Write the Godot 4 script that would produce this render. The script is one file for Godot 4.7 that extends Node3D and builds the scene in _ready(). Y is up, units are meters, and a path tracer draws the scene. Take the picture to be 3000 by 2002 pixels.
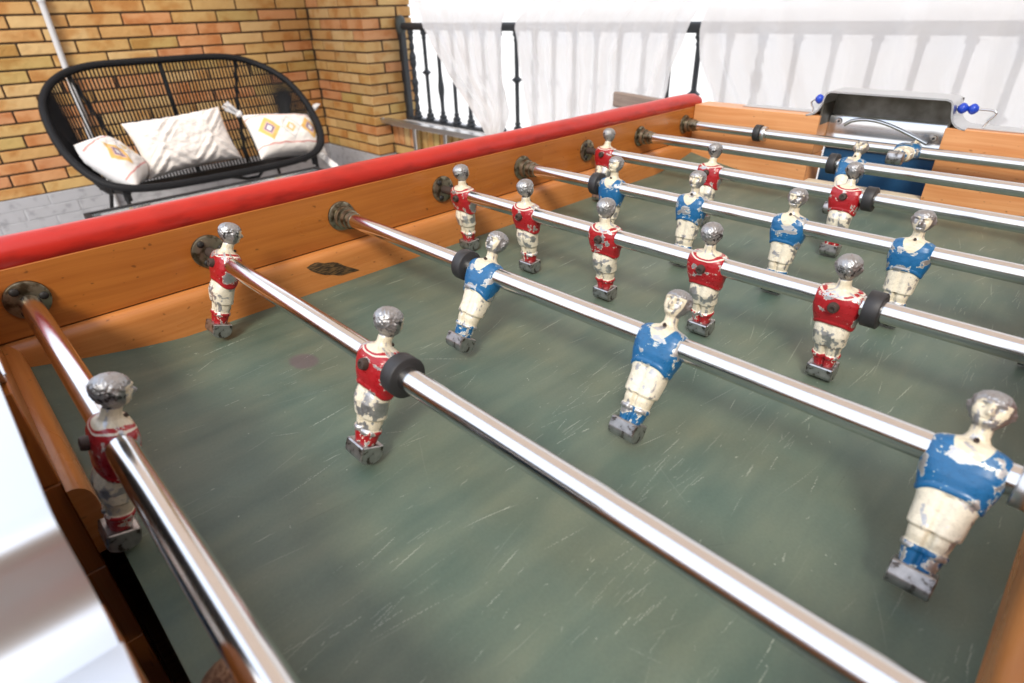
extends Node3D
# A worn metal-figure football table on a roofed terrace. Table axes: x along the rods (0 = far side wall),
# y up from the rod axes, z along the table (rod i stands at z = -0.15 * i). The terrace floor is at y = FLOOR.

const FLOOR := -0.83
const W := 0.658          # inner width between the two long walls
const ZN := 0.031         # inner face of the end board at the goalkeeper's end
const ZF := -1.081        # inner face of the other end board
const FIELD := -0.075
const PITCH := 0.0612     # brick course
const WALLX := -3.48
const BRICK_BASE := -0.63 # lowest bare course; below it the masonry is painted grey

var rng := RandomNumberGenerator.new()
var M := {}

# ---------------------------------------------------------------- mesh builder
class MB:
	var v := PackedVector3Array()
	var n := PackedVector3Array()
	var uv := PackedVector2Array()
	var xf := Transform3D.IDENTITY

	func tri(a: Vector3, b: Vector3, c: Vector3, na: Vector3, nb: Vector3, nc: Vector3, ua := Vector2.ZERO, ub := Vector2.ZERO, uc := Vector2.ZERO) -> void:
		var g := (b - a).cross(c - a)
		if g.length_squared() < 1e-18:
			return
		a = xf * a; b = xf * b; c = xf * c
		var bs := xf.basis
		na = (bs * na).normalized(); nb = (bs * nb).normalized(); nc = (bs * nc).normalized()
		g = (b - a).cross(c - a)
		if g.dot(na + nb + nc) > 0.0:      # front faces run clockwise
			v.append_array([a, c, b]); n.append_array([na, nc, nb]); uv.append_array([ua, uc, ub])
		else:
			v.append_array([a, b, c]); n.append_array([na, nb, nc]); uv.append_array([ua, ub, uc])

	func quad(a: Vector3, b: Vector3, c: Vector3, d: Vector3, nn: Vector3, ua := Vector2.ZERO, ub := Vector2.ZERO, uc := Vector2.ZERO, ud := Vector2.ZERO) -> void:
		tri(a, b, c, nn, nn, nn, ua, ub, uc)
		tri(a, c, d, nn, nn, nn, ua, uc, ud)

	# rows of points -> smooth surface. toward: reference direction of the normals, else away from the middle
	func grid(rows: Array, closed: bool, toward = null, us := 1.0, vs := 1.0) -> void:
		var R := rows.size()
		var C: int = rows[0].size()
		var nn := []
		var mid := Vector3.ZERO
		for r in R:
			for p in rows[r]:
				mid += p
		mid /= float(R * C)
		var s := 0.0
		for r in R:
			var line := PackedVector3Array()
			for c in C:
				var c0 := c - 1
				var c1 := c + 1
				if closed:
					c0 = (c - 1 + C - 1) % (C - 1)
					c1 = (c + 1) % (C - 1) if c < C - 1 else 1
				else:
					c0 = maxi(c0, 0); c1 = mini(c1, C - 1)
				var r0 := maxi(r - 1, 0)
				var r1 := mini(r + 1, R - 1)
				var x: Vector3 = (rows[r][c1] - rows[r][c0]).cross(rows[r1][c] - rows[r0][c])
				if x.length_squared() < 1e-20:
					x = rows[r][c] - mid
				x = x.normalized()
				line.append(x)
				s += x.dot(toward if toward != null else (rows[r][c] - mid))
			nn.append(line)
		var f := 1.0 if s >= 0.0 else -1.0
		for r in R - 1:
			for c in C - 1:
				var u0 := us * float(c) / (C - 1)
				var u1 := us * float(c + 1) / (C - 1)
				var v0 := vs * float(r) / (R - 1)
				var v1 := vs * float(r + 1) / (R - 1)
				tri(rows[r][c], rows[r][c + 1], rows[r + 1][c + 1], nn[r][c] * f, nn[r][c + 1] * f, nn[r + 1][c + 1] * f, Vector2(u0, v0), Vector2(u1, v0), Vector2(u1, v1))
				tri(rows[r][c], rows[r + 1][c + 1], rows[r + 1][c], nn[r][c] * f, nn[r + 1][c + 1] * f, nn[r + 1][c] * f, Vector2(u0, v0), Vector2(u1, v1), Vector2(u0, v1))

	# polygon in the plane (ex, ey) at o, pushed along dir by length; edges softer than 40 degrees are smoothed
	func prism(poly: PackedVector2Array, o: Vector3, ex: Vector3, ey: Vector3, dir: Vector3, length: float, caps := true, u0 := 0.0) -> void:
		var k := poly.size()
		var area := 0.0
		for i in k:
			area += poly[i].cross(poly[(i + 1) % k])
		var sg := 1.0 if area > 0.0 else -1.0
		var en := []
		for i in k:
			var e := (poly[(i + 1) % k] - poly[i]).normalized()
			en.append(Vector2(e.y, -e.x) * sg)
		var per := 0.0
		for i in k:
			var j := (i + 1) % k
			var a: Vector2 = poly[i]
			var b: Vector2 = poly[j]
			var pa: Vector2 = en[(i + k - 1) % k]
			var pb: Vector2 = en[j]
			var me: Vector2 = en[i]
			var n0 := (me + pa).normalized() if me.dot(pa) > 0.76 else me
			var n1 := (me + pb).normalized() if me.dot(pb) > 0.76 else me
			var A := o + ex * a.x + ey * a.y
			var B := o + ex * b.x + ey * b.y
			var N0 := ex * n0.x + ey * n0.y
			var N1 := ex * n1.x + ey * n1.y
			var D := dir * length
			var l := a.distance_to(b)
			tri(A, B, B + D, N0, N1, N1, Vector2(u0, per), Vector2(u0, per + l), Vector2(u0 + length, per + l))
			tri(A, B + D, A + D, N0, N1, N0, Vector2(u0, per), Vector2(u0 + length, per + l), Vector2(u0 + length, per))
			per += l
		if caps:
			var t := Geometry2D.triangulate_polygon(poly)
			for q in range(0, t.size(), 3):
				for side in 2:
					var off := dir * (length if side == 1 else 0.0)
					var nn := dir if side == 1 else -dir
					var P := []
					var U := []
					for z in 3:
						var p: Vector2 = poly[t[q + z]]
						P.append(o + ex * p.x + ey * p.y + off); U.append(Vector2(p.x, p.y))
					tri(P[0], P[1], P[2], nn, nn, nn, U[0], U[1], U[2])

	func box(c: Vector3, size: Vector3, bv := 0.001) -> void:
		var h := size * 0.5
		var b := minf(bv, minf(h.x, minf(h.y, h.z)) * 0.9)
		var sgn := [-1.0, 1.0]
		var ax := [Vector3.RIGHT, Vector3.UP, Vector3.BACK]
		for a in 3:
			var e: Vector3 = ax[a]
			var p: Vector3 = ax[(a + 1) % 3]
			var q: Vector3 = ax[(a + 2) % 3]
			var he: float = h[a]
			var hp: float = h[(a + 1) % 3]
			var hq: float = h[(a + 2) % 3]
			for s in sgn:
				var o: Vector3 = c + e * he * s
				var P := [o - p * (hp - b) - q * (hq - b), o + p * (hp - b) - q * (hq - b), o + p * (hp - b) + q * (hq - b), o - p * (hp - b) + q * (hq - b)]
				# grain runs along the longest side: u follows it
				var U := []
				for z in P:
					U.append(_buv(z, a, size))
				quad(P[0], P[1], P[2], P[3], e * s, U[0], U[1], U[2], U[3])
			for sp in sgn:
				for sq in sgn:
					var n2: Vector3 = (p * sp + q * sq).normalized()
					var A: Vector3 = c + p * hp * sp + q * (hq - b) * sq
					var B: Vector3 = c + p * (hp - b) * sp + q * hq * sq
					var l := e * (he - b)
					quad(A - l, B - l, B + l, A + l, n2, _buv(A - l, a, size), _buv(B - l, a, size), _buv(B + l, a, size), _buv(A + l, a, size))
		for sx in sgn:
			for sy in sgn:
				for sz in sgn:
					var s3 := Vector3(sx, sy, sz)
					var A := c + Vector3(h.x * sx, (h.y - b) * sy, (h.z - b) * sz)
					var B := c + Vector3((h.x - b) * sx, h.y * sy, (h.z - b) * sz)
					var C := c + Vector3((h.x - b) * sx, (h.y - b) * sy, h.z * sz)
					tri(A, B, C, s3, s3, s3)

	func _buv(p: Vector3, face: int, size: Vector3) -> Vector2:
		var lo := 0
		if size.y > size[lo]: lo = 1
		if size.z > size[lo]: lo = 2
		var u := p[lo]
		var o := []
		for i in 3:
			if i != lo and i != face: o.append(i)
		var w: float = p[o[0]] if o.size() > 0 else 0.0
		if face == lo and o.size() > 1:
			u = p[o[0]] * 0.2; w = p[o[1]]
		return Vector2(u, w + face * 0.13)

	func tube(path: Array, rad, seg := 10, closed := false, caps := true) -> void:
		var k := path.size()
		var rows := []
		var t0: Vector3 = (path[1] - path[0]).normalized()
		var up := Vector3.UP if absf(t0.y) < 0.9 else Vector3.RIGHT
		var nrm := (up - t0 * up.dot(t0)).normalized()
		for i in k:
			var tg: Vector3
			if closed:
				tg = (path[(i + 1) % k] - path[(i + k - 1) % k]).normalized()
			else:
				tg = (path[mini(i + 1, k - 1)] - path[maxi(i - 1, 0)]).normalized()
			nrm = (nrm - tg * nrm.dot(tg)).normalized()
			var bn := tg.cross(nrm)
			var r: float = rad[i] if rad is Array or rad is PackedFloat32Array else rad
			var line := PackedVector3Array()
			for s in seg + 1:
				var a := TAU * s / seg
				line.append(path[i] + (nrm * cos(a) + bn * sin(a)) * r)
			rows.append(line)
		if closed:
			rows.append(rows[0].duplicate())
		for i in rows.size() - 1:
			var ca: Vector3 = path[i]
			var cb: Vector3 = path[(i + 1) % k]
			for s in seg:
				var a: Vector3 = rows[i][s]
				var b: Vector3 = rows[i][s + 1]
				var c: Vector3 = rows[i + 1][s + 1]
				var d: Vector3 = rows[i + 1][s]
				tri(a, b, c, a - ca, b - ca, c - cb, Vector2(float(s) / seg, i), Vector2(float(s + 1) / seg, i), Vector2(float(s + 1) / seg, i + 1))
				tri(a, c, d, a - ca, c - cb, d - cb, Vector2(float(s) / seg, i), Vector2(float(s + 1) / seg, i + 1), Vector2(float(s) / seg, i + 1))
		if caps and not closed:
			for e in [0, k - 1]:
				var nn: Vector3 = (path[0] - path[1]) if e == 0 else (path[k - 1] - path[k - 2])
				for s in seg:
					tri(path[e], rows[e][s], rows[e][s + 1], nn, nn, nn)

	# profile of (radius, height) turned about the axis
	func lathe(prof: Array, o: Vector3, axis: Vector3, seg := 20) -> void:
		var up := Vector3.UP if absf(axis.y) < 0.9 else Vector3.RIGHT
		var ex := (up - axis * up.dot(axis)).normalized()
		var ey := axis.cross(ex)
		var en := []
		for i in prof.size() - 1:
			var d: Vector2 = (prof[i + 1] - prof[i]).normalized()
			en.append(Vector2(d.y, -d.x))
		for i in prof.size() - 1:
			var me: Vector2 = en[i]
			var n0 := me
			var n1 := me
			if i > 0 and me.dot(en[i - 1]) > 0.7: n0 = (me + en[i - 1]).normalized()
			if i < en.size() - 1 and me.dot(en[i + 1]) > 0.7: n1 = (me + en[i + 1]).normalized()
			for s in seg:
				var a0 := TAU * s / seg
				var a1 := TAU * (s + 1) / seg
				var d0 := ex * cos(a0) + ey * sin(a0)
				var d1 := ex * cos(a1) + ey * sin(a1)
				var p: Vector2 = prof[i]
				var q: Vector2 = prof[i + 1]
				var A := o + d0 * p.x + axis * p.y
				var B := o + d1 * p.x + axis * p.y
				var C := o + d1 * q.x + axis * q.y
				var D := o + d0 * q.x + axis * q.y
				tri(A, B, C, d0 * n0.x + axis * n0.y, d1 * n0.x + axis * n0.y, d1 * n1.x + axis * n1.y, Vector2(a0, p.y), Vector2(a1, p.y), Vector2(a1, q.y))
				tri(A, C, D, d0 * n0.x + axis * n0.y, d1 * n1.x + axis * n1.y, d0 * n1.x + axis * n1.y, Vector2(a0, p.y), Vector2(a1, q.y), Vector2(a0, q.y))

	func ball(c: Vector3, r: Vector3, seg := 14) -> void:
		var rows := []
		for i in seg / 2 + 1:
			var t := PI * i / (seg / 2)
			var line := PackedVector3Array()
			for s in seg + 1:
				var a := TAU * s / seg
				line.append(c + Vector3(sin(t) * cos(a) * r.x, cos(t) * r.y, sin(t) * sin(a) * r.z))
			rows.append(line)
		grid(rows, true)

	func mesh() -> ArrayMesh:
		var arr := []
		arr.resize(Mesh.ARRAY_MAX)
		arr[Mesh.ARRAY_VERTEX] = v
		arr[Mesh.ARRAY_NORMAL] = n
		arr[Mesh.ARRAY_TEX_UV] = uv
		var m := ArrayMesh.new()
		m.add_surface_from_arrays(Mesh.PRIMITIVE_TRIANGLES, arr)
		return m

# ---------------------------------------------------------------- scene helpers
var taken := {}
func numbered(called: String) -> String:
	var k: int = taken.get(called, 0)
	taken[called] = k + 1
	return called if k == 0 else "%s_%03d" % [called, k]

func thing(called: String, label: String, category: String, at := Vector3.ZERO, group := "") -> Node3D:
	var o := Node3D.new()
	o.name = numbered(called)
	add_child(o)
	o.position = at
	tag(o, label, category, group)
	return o

func tag(o: Node, label: String, category: String, group := "") -> void:
	o.set_meta("label", label)
	o.set_meta("category", category)
	if group != "":
		o.set_meta("group", group)

func put(mesh: Mesh, called: String, mat: Material, parent: Node, at := Vector3.ZERO) -> MeshInstance3D:
	var o := MeshInstance3D.new()
	o.name = called if parent != self else numbered(called)
	o.mesh = mesh
	o.material_override = mat
	o.position = at
	parent.add_child(o, true)
	return o

func obj(mb: MB, called: String, mat: Material, parent: Node, at := Vector3.ZERO) -> MeshInstance3D:
	return put(mb.mesh(), called, mat, parent, at)

func boxpart(called: String, mat: Material, parent: Node, lo: Vector3, hi: Vector3, bv := 0.001) -> MeshInstance3D:
	var b := MB.new()
	b.box((lo + hi) * 0.5, hi - lo, bv)
	return obj(b, called, mat, parent)

func mat(rgb: Color, rough := 0.6, metal := 0.0) -> StandardMaterial3D:
	var m := StandardMaterial3D.new()
	m.albedo_color = rgb.linear_to_srgb()
	m.roughness = rough
	m.metallic = metal
	return m

func fnoise(s: int, freq: float, oct := 3, type := FastNoiseLite.TYPE_SIMPLEX_SMOOTH) -> FastNoiseLite:
	var f := FastNoiseLite.new()
	f.seed = s
	f.frequency = freq
	f.noise_type = type
	f.fractal_octaves = oct
	return f

func noise_tex(s: int, freq: float, oct: int, ramp: Array, size := 512, normal := false, strength := 2.0) -> NoiseTexture2D:
	var t := NoiseTexture2D.new()
	t.width = size
	t.height = size
	t.seamless = true
	t.noise = fnoise(s, freq, oct)
	t.as_normal_map = normal
	t.bump_strength = strength
	if ramp.size() > 0:
		var g := Gradient.new()
		var offs := PackedFloat32Array()
		var cols := PackedColorArray()
		for r in ramp:
			offs.append(r[0]); cols.append(r[1])
		g.offsets = offs
		g.colors = cols
		t.color_ramp = g
	return t

func lin8(c: float) -> int:
	return clampi(int(255.0 * (1.055 * pow(maxf(c, 0.0), 1.0 / 2.4) - 0.055 if c > 0.0031308 else 12.92 * c) + 0.5), 0, 255)

func image_tex(data: PackedByteArray, w: int, h: int) -> ImageTexture:
	var im := Image.create_from_data(w, h, false, Image.FORMAT_RGB8, data)
	return ImageTexture.create_from_image(im)

func _ready() -> void:
	rng.seed = 71
	# ------------------------------------------------ camera, sky, sun, exposure
	var cam := Camera3D.new()
	cam.name = "camera"
	cam.position = Vector3(0.60833, 0.20525, 0.01855)
	cam.rotation_order = EULER_ORDER_YXZ
	cam.rotation = Vector3(-0.52287, 0.80197, -0.02741)
	cam.near = 0.02
	cam.far = 400.0
	var ca := CameraAttributesPhysical.new()
	ca.frustum_focal_length = 20.4
	ca.frustum_focus_distance = 0.56
	ca.frustum_near = 0.02
	ca.frustum_far = 400.0
	ca.exposure_aperture = 8.0
	cam.attributes = ca
	cam.fov = 60.9
	add_child(cam)
	cam.current = true

	var env := Environment.new()
	env.background_mode = Environment.BG_SKY
	var sm := ProceduralSkyMaterial.new()
	sm.sky_top_color = Color(0.86, 0.91, 1.0)
	sm.sky_horizon_color = Color(1.0, 0.99, 0.97)
	sm.sky_curve = 0.2
	sm.ground_bottom_color = Color(0.5, 0.5, 0.5)
	sm.ground_horizon_color = Color(0.95, 0.95, 0.95)
	sm.sky_energy_multiplier = 1.0
	sm.sun_angle_max = 0.0
	var sky := Sky.new()
	sky.sky_material = sm
	env.sky = sky
	env.background_energy_multiplier = 1.0
	env.tonemap_mode = Environment.TONE_MAPPER_LINEAR
	env.tonemap_exposure = 2.2
	env.sdfgi_enabled = true
	env.ssao_enabled = true
	env.ssil_enabled = true
	var we := WorldEnvironment.new()
	we.name = "environment"
	we.environment = env
	add_child(we)

	var sun := DirectionalLight3D.new()
	sun.name = "sun"
	sun.light_energy = 0.5
	sun.light_angular_distance = 14.0
	sun.light_color = Color(1.0, 0.97, 0.92)
	sun.shadow_enabled = true
	sun.look_at_from_position(Vector3(1.4, 2.2, 2.0), Vector3.ZERO, Vector3.UP)
	add_child(sun)

	make_materials()
	build_setting()
	build_walls()
	build_railing()
	build_curtains()
	build_table()
	build_rods()
	build_sofa()
	build_small_things()

# ---------------------------------------------------------------- materials
func make_materials() -> void:
	M.steel = mat(Color(0.66, 0.655, 0.65), 0.2, 1.0)
	M.steel.roughness_texture = noise_tex(5, 0.02, 4, [[0.0, Color(0.7, 0.7, 0.7)], [1.0, Color(1, 1, 1)]], 256)
	M.steel.uv1_triplanar = true
	M.steel.uv1_scale = Vector3(14, 60, 60)
	M.alu = mat(Color(0.62, 0.62, 0.62), 0.33, 1.0)
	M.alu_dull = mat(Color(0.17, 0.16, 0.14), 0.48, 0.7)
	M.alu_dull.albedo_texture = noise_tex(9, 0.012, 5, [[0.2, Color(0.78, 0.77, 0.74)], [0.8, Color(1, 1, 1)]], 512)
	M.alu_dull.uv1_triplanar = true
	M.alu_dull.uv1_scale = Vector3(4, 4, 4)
	M.cast = mat(Color(0.52, 0.51, 0.505), 0.36, 0.92)
	M.cast.albedo_texture = noise_tex(12, 0.02, 5, [[0.18, Color(0.45, 0.42, 0.4)], [0.36, Color(0.86, 0.86, 0.86)], [1.0, Color(1, 1, 1)]], 512)
	M.cast.uv1_triplanar = true
	M.cast.uv1_scale = Vector3(12, 12, 12)
	M.chrome = mat(Color(0.60, 0.60, 0.60), 0.16, 1.0)
	M.brass = mat(Color(0.27, 0.245, 0.18), 0.36, 0.85)
	M.brass.albedo_texture = noise_tex(3, 0.03, 4, [[0.25, Color(0.5, 0.46, 0.4)], [0.55, Color(1, 1, 1)]], 256)
	M.brass.uv1_triplanar = true
	M.brass.uv1_scale = Vector3(9, 9, 9)
	M.rust = mat(Color(0.065, 0.045, 0.036), 0.6, 0.4)
	M.dark_iron = mat(Color(0.02, 0.018, 0.016), 0.6, 0.3)
	M.rubber = mat(Color(0.021, 0.02, 0.021), 0.55)
	M.black_metal = mat(Color(0.010, 0.010, 0.011), 0.5)
	M.black_metal.metallic_specular = 0.35
	M.rope = mat(Color(0.009, 0.009, 0.010), 0.6)
	M.rope.metallic_specular = 0.3
	M.railing = mat(Color(0.022, 0.026, 0.03), 0.5)
	M.red_rail = mat(Color(0.44, 0.020, 0.011), 0.34)
	M.red_rail.albedo_texture = noise_tex(21, 0.01, 5, [[0.0, Color(0.75, 0.7, 0.7)], [0.45, Color(1, 0.95, 0.95)], [1.0, Color(1, 1, 1)]], 512)
	M.red_rail.uv1_triplanar = true
	M.red_rail.uv1_scale = Vector3(9, 9, 2.5)
	M.red_rail.normal_enabled = true
	M.red_rail.normal_texture = noise_tex(22, 0.03, 3, [], 256, true, 1.2)
	M.red_rail.normal_scale = 0.25
	M.blue_paint = mat(Color(0.012, 0.065, 0.15), 0.45)
	M.blue_bead = mat(Color(0.01, 0.05, 0.42), 0.3)
	M.cream = mat(Color(0.66, 0.56, 0.42), 0.5)
	M.cork = mat(Color(0.27, 0.15, 0.08), 0.85)
	M.cork.albedo_texture = noise_tex(33, 0.05, 4, [[0.3, Color(0.6, 0.5, 0.45)], [0.6, Color(1, 1, 1)]], 256)
	M.cork.uv1_triplanar = true
	M.cork.uv1_scale = Vector3(25, 25, 25)
	M.patch = mat(Color(0.135, 0.072, 0.022), 0.8)
	M.patch.albedo_texture = noise_tex(34, 0.05, 4, [[0.3, Color(0.4, 0.4, 0.35)], [0.7, Color(1, 1, 1)]], 256)
	M.patch.uv1_triplanar = true
	M.patch.uv1_scale = Vector3(30, 40, 6)
	M.wood = wood_material(101, Color(0.33, 0.100, 0.016), Color(0.42, 0.142, 0.026), 0.36)
	M.mould = wood_material(202, Color(0.43, 0.155, 0.038), Color(0.51, 0.205, 0.058), 0.36)
	M.pale_wood = wood_material(303, Color(0.52, 0.215, 0.075), Color(0.62, 0.30, 0.125), 0.42)
	M.grey_wood = wood_material(404, Color(0.17, 0.125, 0.10), Color(0.26, 0.20, 0.165), 0.7)
	M.cabinet = wood_material(505, Color(0.20, 0.08, 0.03), Color(0.28, 0.12, 0.05), 0.45)
	M.mortar = mat(Color(0.075, 0.048, 0.03), 0.95)
	M.concrete = mat(Color(0.52, 0.515, 0.52), 0.8)
	M.concrete.albedo_texture = noise_tex(41, 0.006, 6, [[0.2, Color(0.72, 0.71, 0.7)], [0.5, Color(0.93, 0.93, 0.93)], [0.9, Color(1, 1, 1)]], 1024)
	M.concrete.uv1_triplanar = true
	M.concrete.uv1_scale = Vector3(0.9, 0.9, 0.9)
	M.concrete.normal_enabled = true
	M.concrete.normal_texture = noise_tex(42, 0.03, 5, [], 512, true, 3.0)
	M.concrete.normal_scale = 0.5
	M.grey_paint = mat(Color(0.41, 0.41, 0.43), 0.75)
	M.grey_paint.albedo_texture = noise_tex(46, 0.02, 5, [[0.15, Color(0.86, 0.86, 0.86)], [0.4, Color(0.98, 0.98, 0.98)], [0.9, Color(1, 1, 1)]], 512)
	M.grey_paint.uv1_triplanar = true
	M.grey_paint.uv1_world_triplanar = true
	M.grey_paint.uv1_scale = Vector3(1.3, 1.3, 1.3)
	M.white_paint = mat(Color(0.80, 0.79, 0.77), 0.85)
	M.pipe = mat(Color(0.52, 0.52, 0.53), 0.45)
	M.canopy = mat(Color(0.74, 0.65, 0.57), 0.9)
	M.canopy.backlight_enabled = true
	M.canopy.backlight = Color(0.8, 0.70, 0.61)
	M.curtain = mat(Color(0.92, 0.905, 0.89), 0.95)
	M.curtain.transparency = BaseMaterial3D.TRANSPARENCY_ALPHA
	M.curtain.albedo_color.a = 0.84
	M.curtain.backlight_enabled = true
	M.curtain.backlight = Color(1.0, 0.985, 0.97)
	M.curtain.cull_mode = BaseMaterial3D.CULL_DISABLED
	M.glass = mat(Color(0.35, 0.38, 0.38), 0.05)
	M.glass.transparency = BaseMaterial3D.TRANSPARENCY_ALPHA
	M.glass.albedo_color.a = 0.25
	M.tassel = mat(Color(0.70, 0.69, 0.69), 0.9)
	M.rib_cloth = mat(Color(0.70, 0.655, 0.615), 0.95)
	M.rib_cloth.normal_enabled = true
	M.rib_cloth.normal_texture = noise_tex(51, 0.06, 3, [], 512, true, 4.0)
	M.rib_cloth.normal_scale = 0.5
	M.rib_cloth.uv1_triplanar = true
	M.rib_cloth.uv1_scale = Vector3(9, 9, 9)
	M.print_cloth = mat(Color(1, 1, 1), 0.95)
	M.print_cloth.albedo_texture = cushion_print()
	M.field = mat(Color(1, 1, 1), 0.42)
	M.field.albedo_texture = field_texture()
	M.field.roughness_texture = noise_tex(61, 0.012, 4, [[0.2, Color(0.75, 0.75, 0.75)], [0.8, Color(1, 1, 1)]], 512)
	M.field.roughness = 0.55
	M.bricks = []
	var bc := [Color(0.52, 0.335, 0.125), Color(0.50, 0.29, 0.105), Color(0.54, 0.27, 0.115), Color(0.45, 0.31, 0.105), Color(0.56, 0.375, 0.165), Color(0.50, 0.235, 0.105), Color(0.47, 0.30, 0.12)]
	for i in bc.size():
		var m := mat(bc[i] * 1.08, 0.62)
		m.albedo_texture = noise_tex(70 + i, 0.005, 5, [[0.2, Color(0.90, 0.80, 0.68)], [0.5, Color(0.98, 0.965, 0.95)], [0.8, Color(1, 1, 1)]], 512)
		m.uv1_triplanar = true
		m.uv1_world_triplanar = true
		m.uv1_scale = Vector3(1.7, 1.7, 1.7)
		m.uv1_offset = Vector3(0.31 * i, 0.17 * i, 0.53 * i)
		m.normal_enabled = true
		m.normal_texture = noise_tex(90, 0.05, 4, [], 256, true, 3.0)
		m.normal_scale = 0.35
		M.bricks.append(m)

func wood_material(s: int, dark: Color, light: Color, rough: float) -> StandardMaterial3D:
	var w := 1024
	var h := 256
	var grain := fnoise(s, 0.035, 4)
	var broad := fnoise(s + 1, 0.006, 2)
	var fine := fnoise(s + 2, 0.22, 2)
	var spots := fnoise(s + 3, 0.03, 2)
	var d := PackedByteArray()
	d.resize(w * h * 3)
	var lut := PackedByteArray()
	lut.resize(1025)
	for i in 1025: lut[i] = lin8(i / 1024.0)
	var k := 0
	for y in h:
		for x in w:
			var wob := broad.get_noise_2d(x * 0.4, y * 0.8) * 9.0
			var g := 0.5 + 0.75 * grain.get_noise_2d(x * 0.045, (y + wob) * 2.4)
			g += 0.28 * fine.get_noise_2d(x * 0.04, y * 2.0) + 0.42 * broad.get_noise_2d(x * 0.9 + 400.0, y * 1.2)
			var c := dark.lerp(light, clampf(g, 0.0, 1.0))
			var sp := spots.get_noise_2d(x * 1.6, y * 2.6 + 900.0)
			var dk := 1.0 - 0.5 * smoothstep(0.66, 0.78, sp)
			d[k] = lut[int(clampf(c.r * dk, 0.0, 1.0) * 1024)]
			d[k + 1] = lut[int(clampf(c.g * dk, 0.0, 1.0) * 1024)]
			d[k + 2] = lut[int(clampf(c.b * dk, 0.0, 1.0) * 1024)]
			k += 3
	var m := mat(Color(1, 1, 1), rough)
	m.albedo_texture = image_tex(d, w, h)
	m.uv1_scale = Vector3(1.55, 6.5, 1)
	m.roughness_texture = noise_tex(s + 7, 0.01, 4, [[0.2, Color(0.7, 0.7, 0.7)], [0.8, Color(1, 1, 1)]], 256)
	return m

# green laminate: cloudy tone, worn olive patches, thousands of fine ball scratches along the table
func field_texture() -> ImageTexture:
	var w := 2048
	var h := 1184
	var lo := fnoise(1, 0.0035, 4)
	var mid := fnoise(2, 0.012, 4)
	var streak := fnoise(3, 0.02, 3)
	var speck := fnoise(4, 0.2, 2)
	var L := PackedFloat32Array()
	L.resize(w * h)
	var r2 := RandomNumberGenerator.new()
	r2.seed = 5
	# scratches: lighter (+) and darker (-) lines, mostly along u (the long axis)
	for i in 3400:
		var x := r2.randf() * w
		var y := r2.randf() * h
		var len_ := 6.0 + 110.0 * pow(r2.randf(), 3.0)
		var ang := r2.randfn(0.0, 0.13)
		if r2.randf() < 0.16: ang = r2.randfn(0.0, 0.8)
		var st := (0.012 + 0.20 * pow(r2.randf(), 4.0)) * (1.0 if r2.randf() < 0.78 else -0.45)
		var wd := 1 if r2.randf() < 0.86 else 2
		var curve := r2.randfn(0.0, 0.0012)
		var rough := r2.randf()
		for t in int(len_):
			var a := ang + curve * t
			x += cos(a); y += sin(a)
			if rough > 0.45 and r2.randf() < 0.35: continue
			var fade := sin(PI * t / len_)
			for q in wd:
				var xi := int(x)
				var yi := int(y) + q
				if xi >= 0 and yi >= 0 and xi < w and yi < h:
					L[yi * w + xi] += st * fade
	# bunches of white rub marks in front of the figures
	for b in 40:
		var bx := r2.randf() * w
		var by := r2.randf() * h
		for i in 9:
			var x := bx + r2.randfn(0.0, 40.0)
			var y := by + r2.randfn(0.0, 16.0)
			var len_ := 8.0 + r2.randf() * 34.0
			var st := 0.05 + 0.18 * r2.randf() * r2.randf()
			var ang := r2.randfn(0.0, 0.1)
			for t in int(len_):
				x += cos(ang); y += sin(ang)
				var xi := int(x)
				var yi := int(y)
				if xi >= 0 and yi >= 0 and xi < w and yi < h and r2.randf() < 0.8:
					L[yi * w + xi] += st
	for i in 420:
		var x := int(r2.randf() * (w - 3))
		var y := int(r2.randf() * (h - 3))
		var st := 0.32 * r2.randf() * (1.0 if r2.randf() < 0.6 else -0.5)
		L[y * w + x] += st
		L[y * w + x + 1] += st * 0.6
		L[(y + 1) * w + x] += st * 0.5
	var lut := PackedByteArray()
	lut.resize(1025)
	for i in 1025: lut[i] = lin8(i / 1024.0)
	var d := PackedByteArray()
	d.resize(w * h * 3)
	var teal := Color(0.066, 0.112, 0.090)
	var olive := Color(0.124, 0.134, 0.086)
	var k := 0
	# stain seen left of the two red figures
	var stain := Vector2((0.031 + 0.155) / 1.112 * w, 0.142 / W * h)
	for y in h:
		for x in w:
			var a := lo.get_noise_2d(x, y)
			var b := mid.get_noise_2d(x * 0.5, y)
			var s := streak.get_noise_2d(x * 0.09, y * 0.9)
			var t := clampf(0.40 + 0.34 * a + 0.20 * b + 0.16 * s, 0.0, 1.0)
			var c := teal.lerp(olive, t)
			var g := 1.0 + 0.16 * s + 0.11 * b + 0.07 * speck.get_noise_2d(x, y)
			var dx := (x - stain.x) / 20.0
			var dy := (y - stain.y) / 26.0
			var q := dx * dx + dy * dy + b * 0.8
			if q < 1.6:
				c = c.lerp(Color(0.10, 0.075, 0.085), 0.75 * smoothstep(1.6, 0.7, q))
			var l := L[k]
			if l < 0.0: g *= 1.0 + 2.2 * l
			var ex := maxf(l, 0.0)
			d[k * 3] = lut[int(clampf(c.r * g + ex, 0.0, 1.0) * 1024)]
			d[k * 3 + 1] = lut[int(clampf(c.g * g + ex, 0.0, 1.0) * 1024)]
			d[k * 3 + 2] = lut[int(clampf(c.b * g + ex * 0.86, 0.0, 1.0) * 1024)]
			k += 1
	return image_tex(d, w, h)

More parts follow.
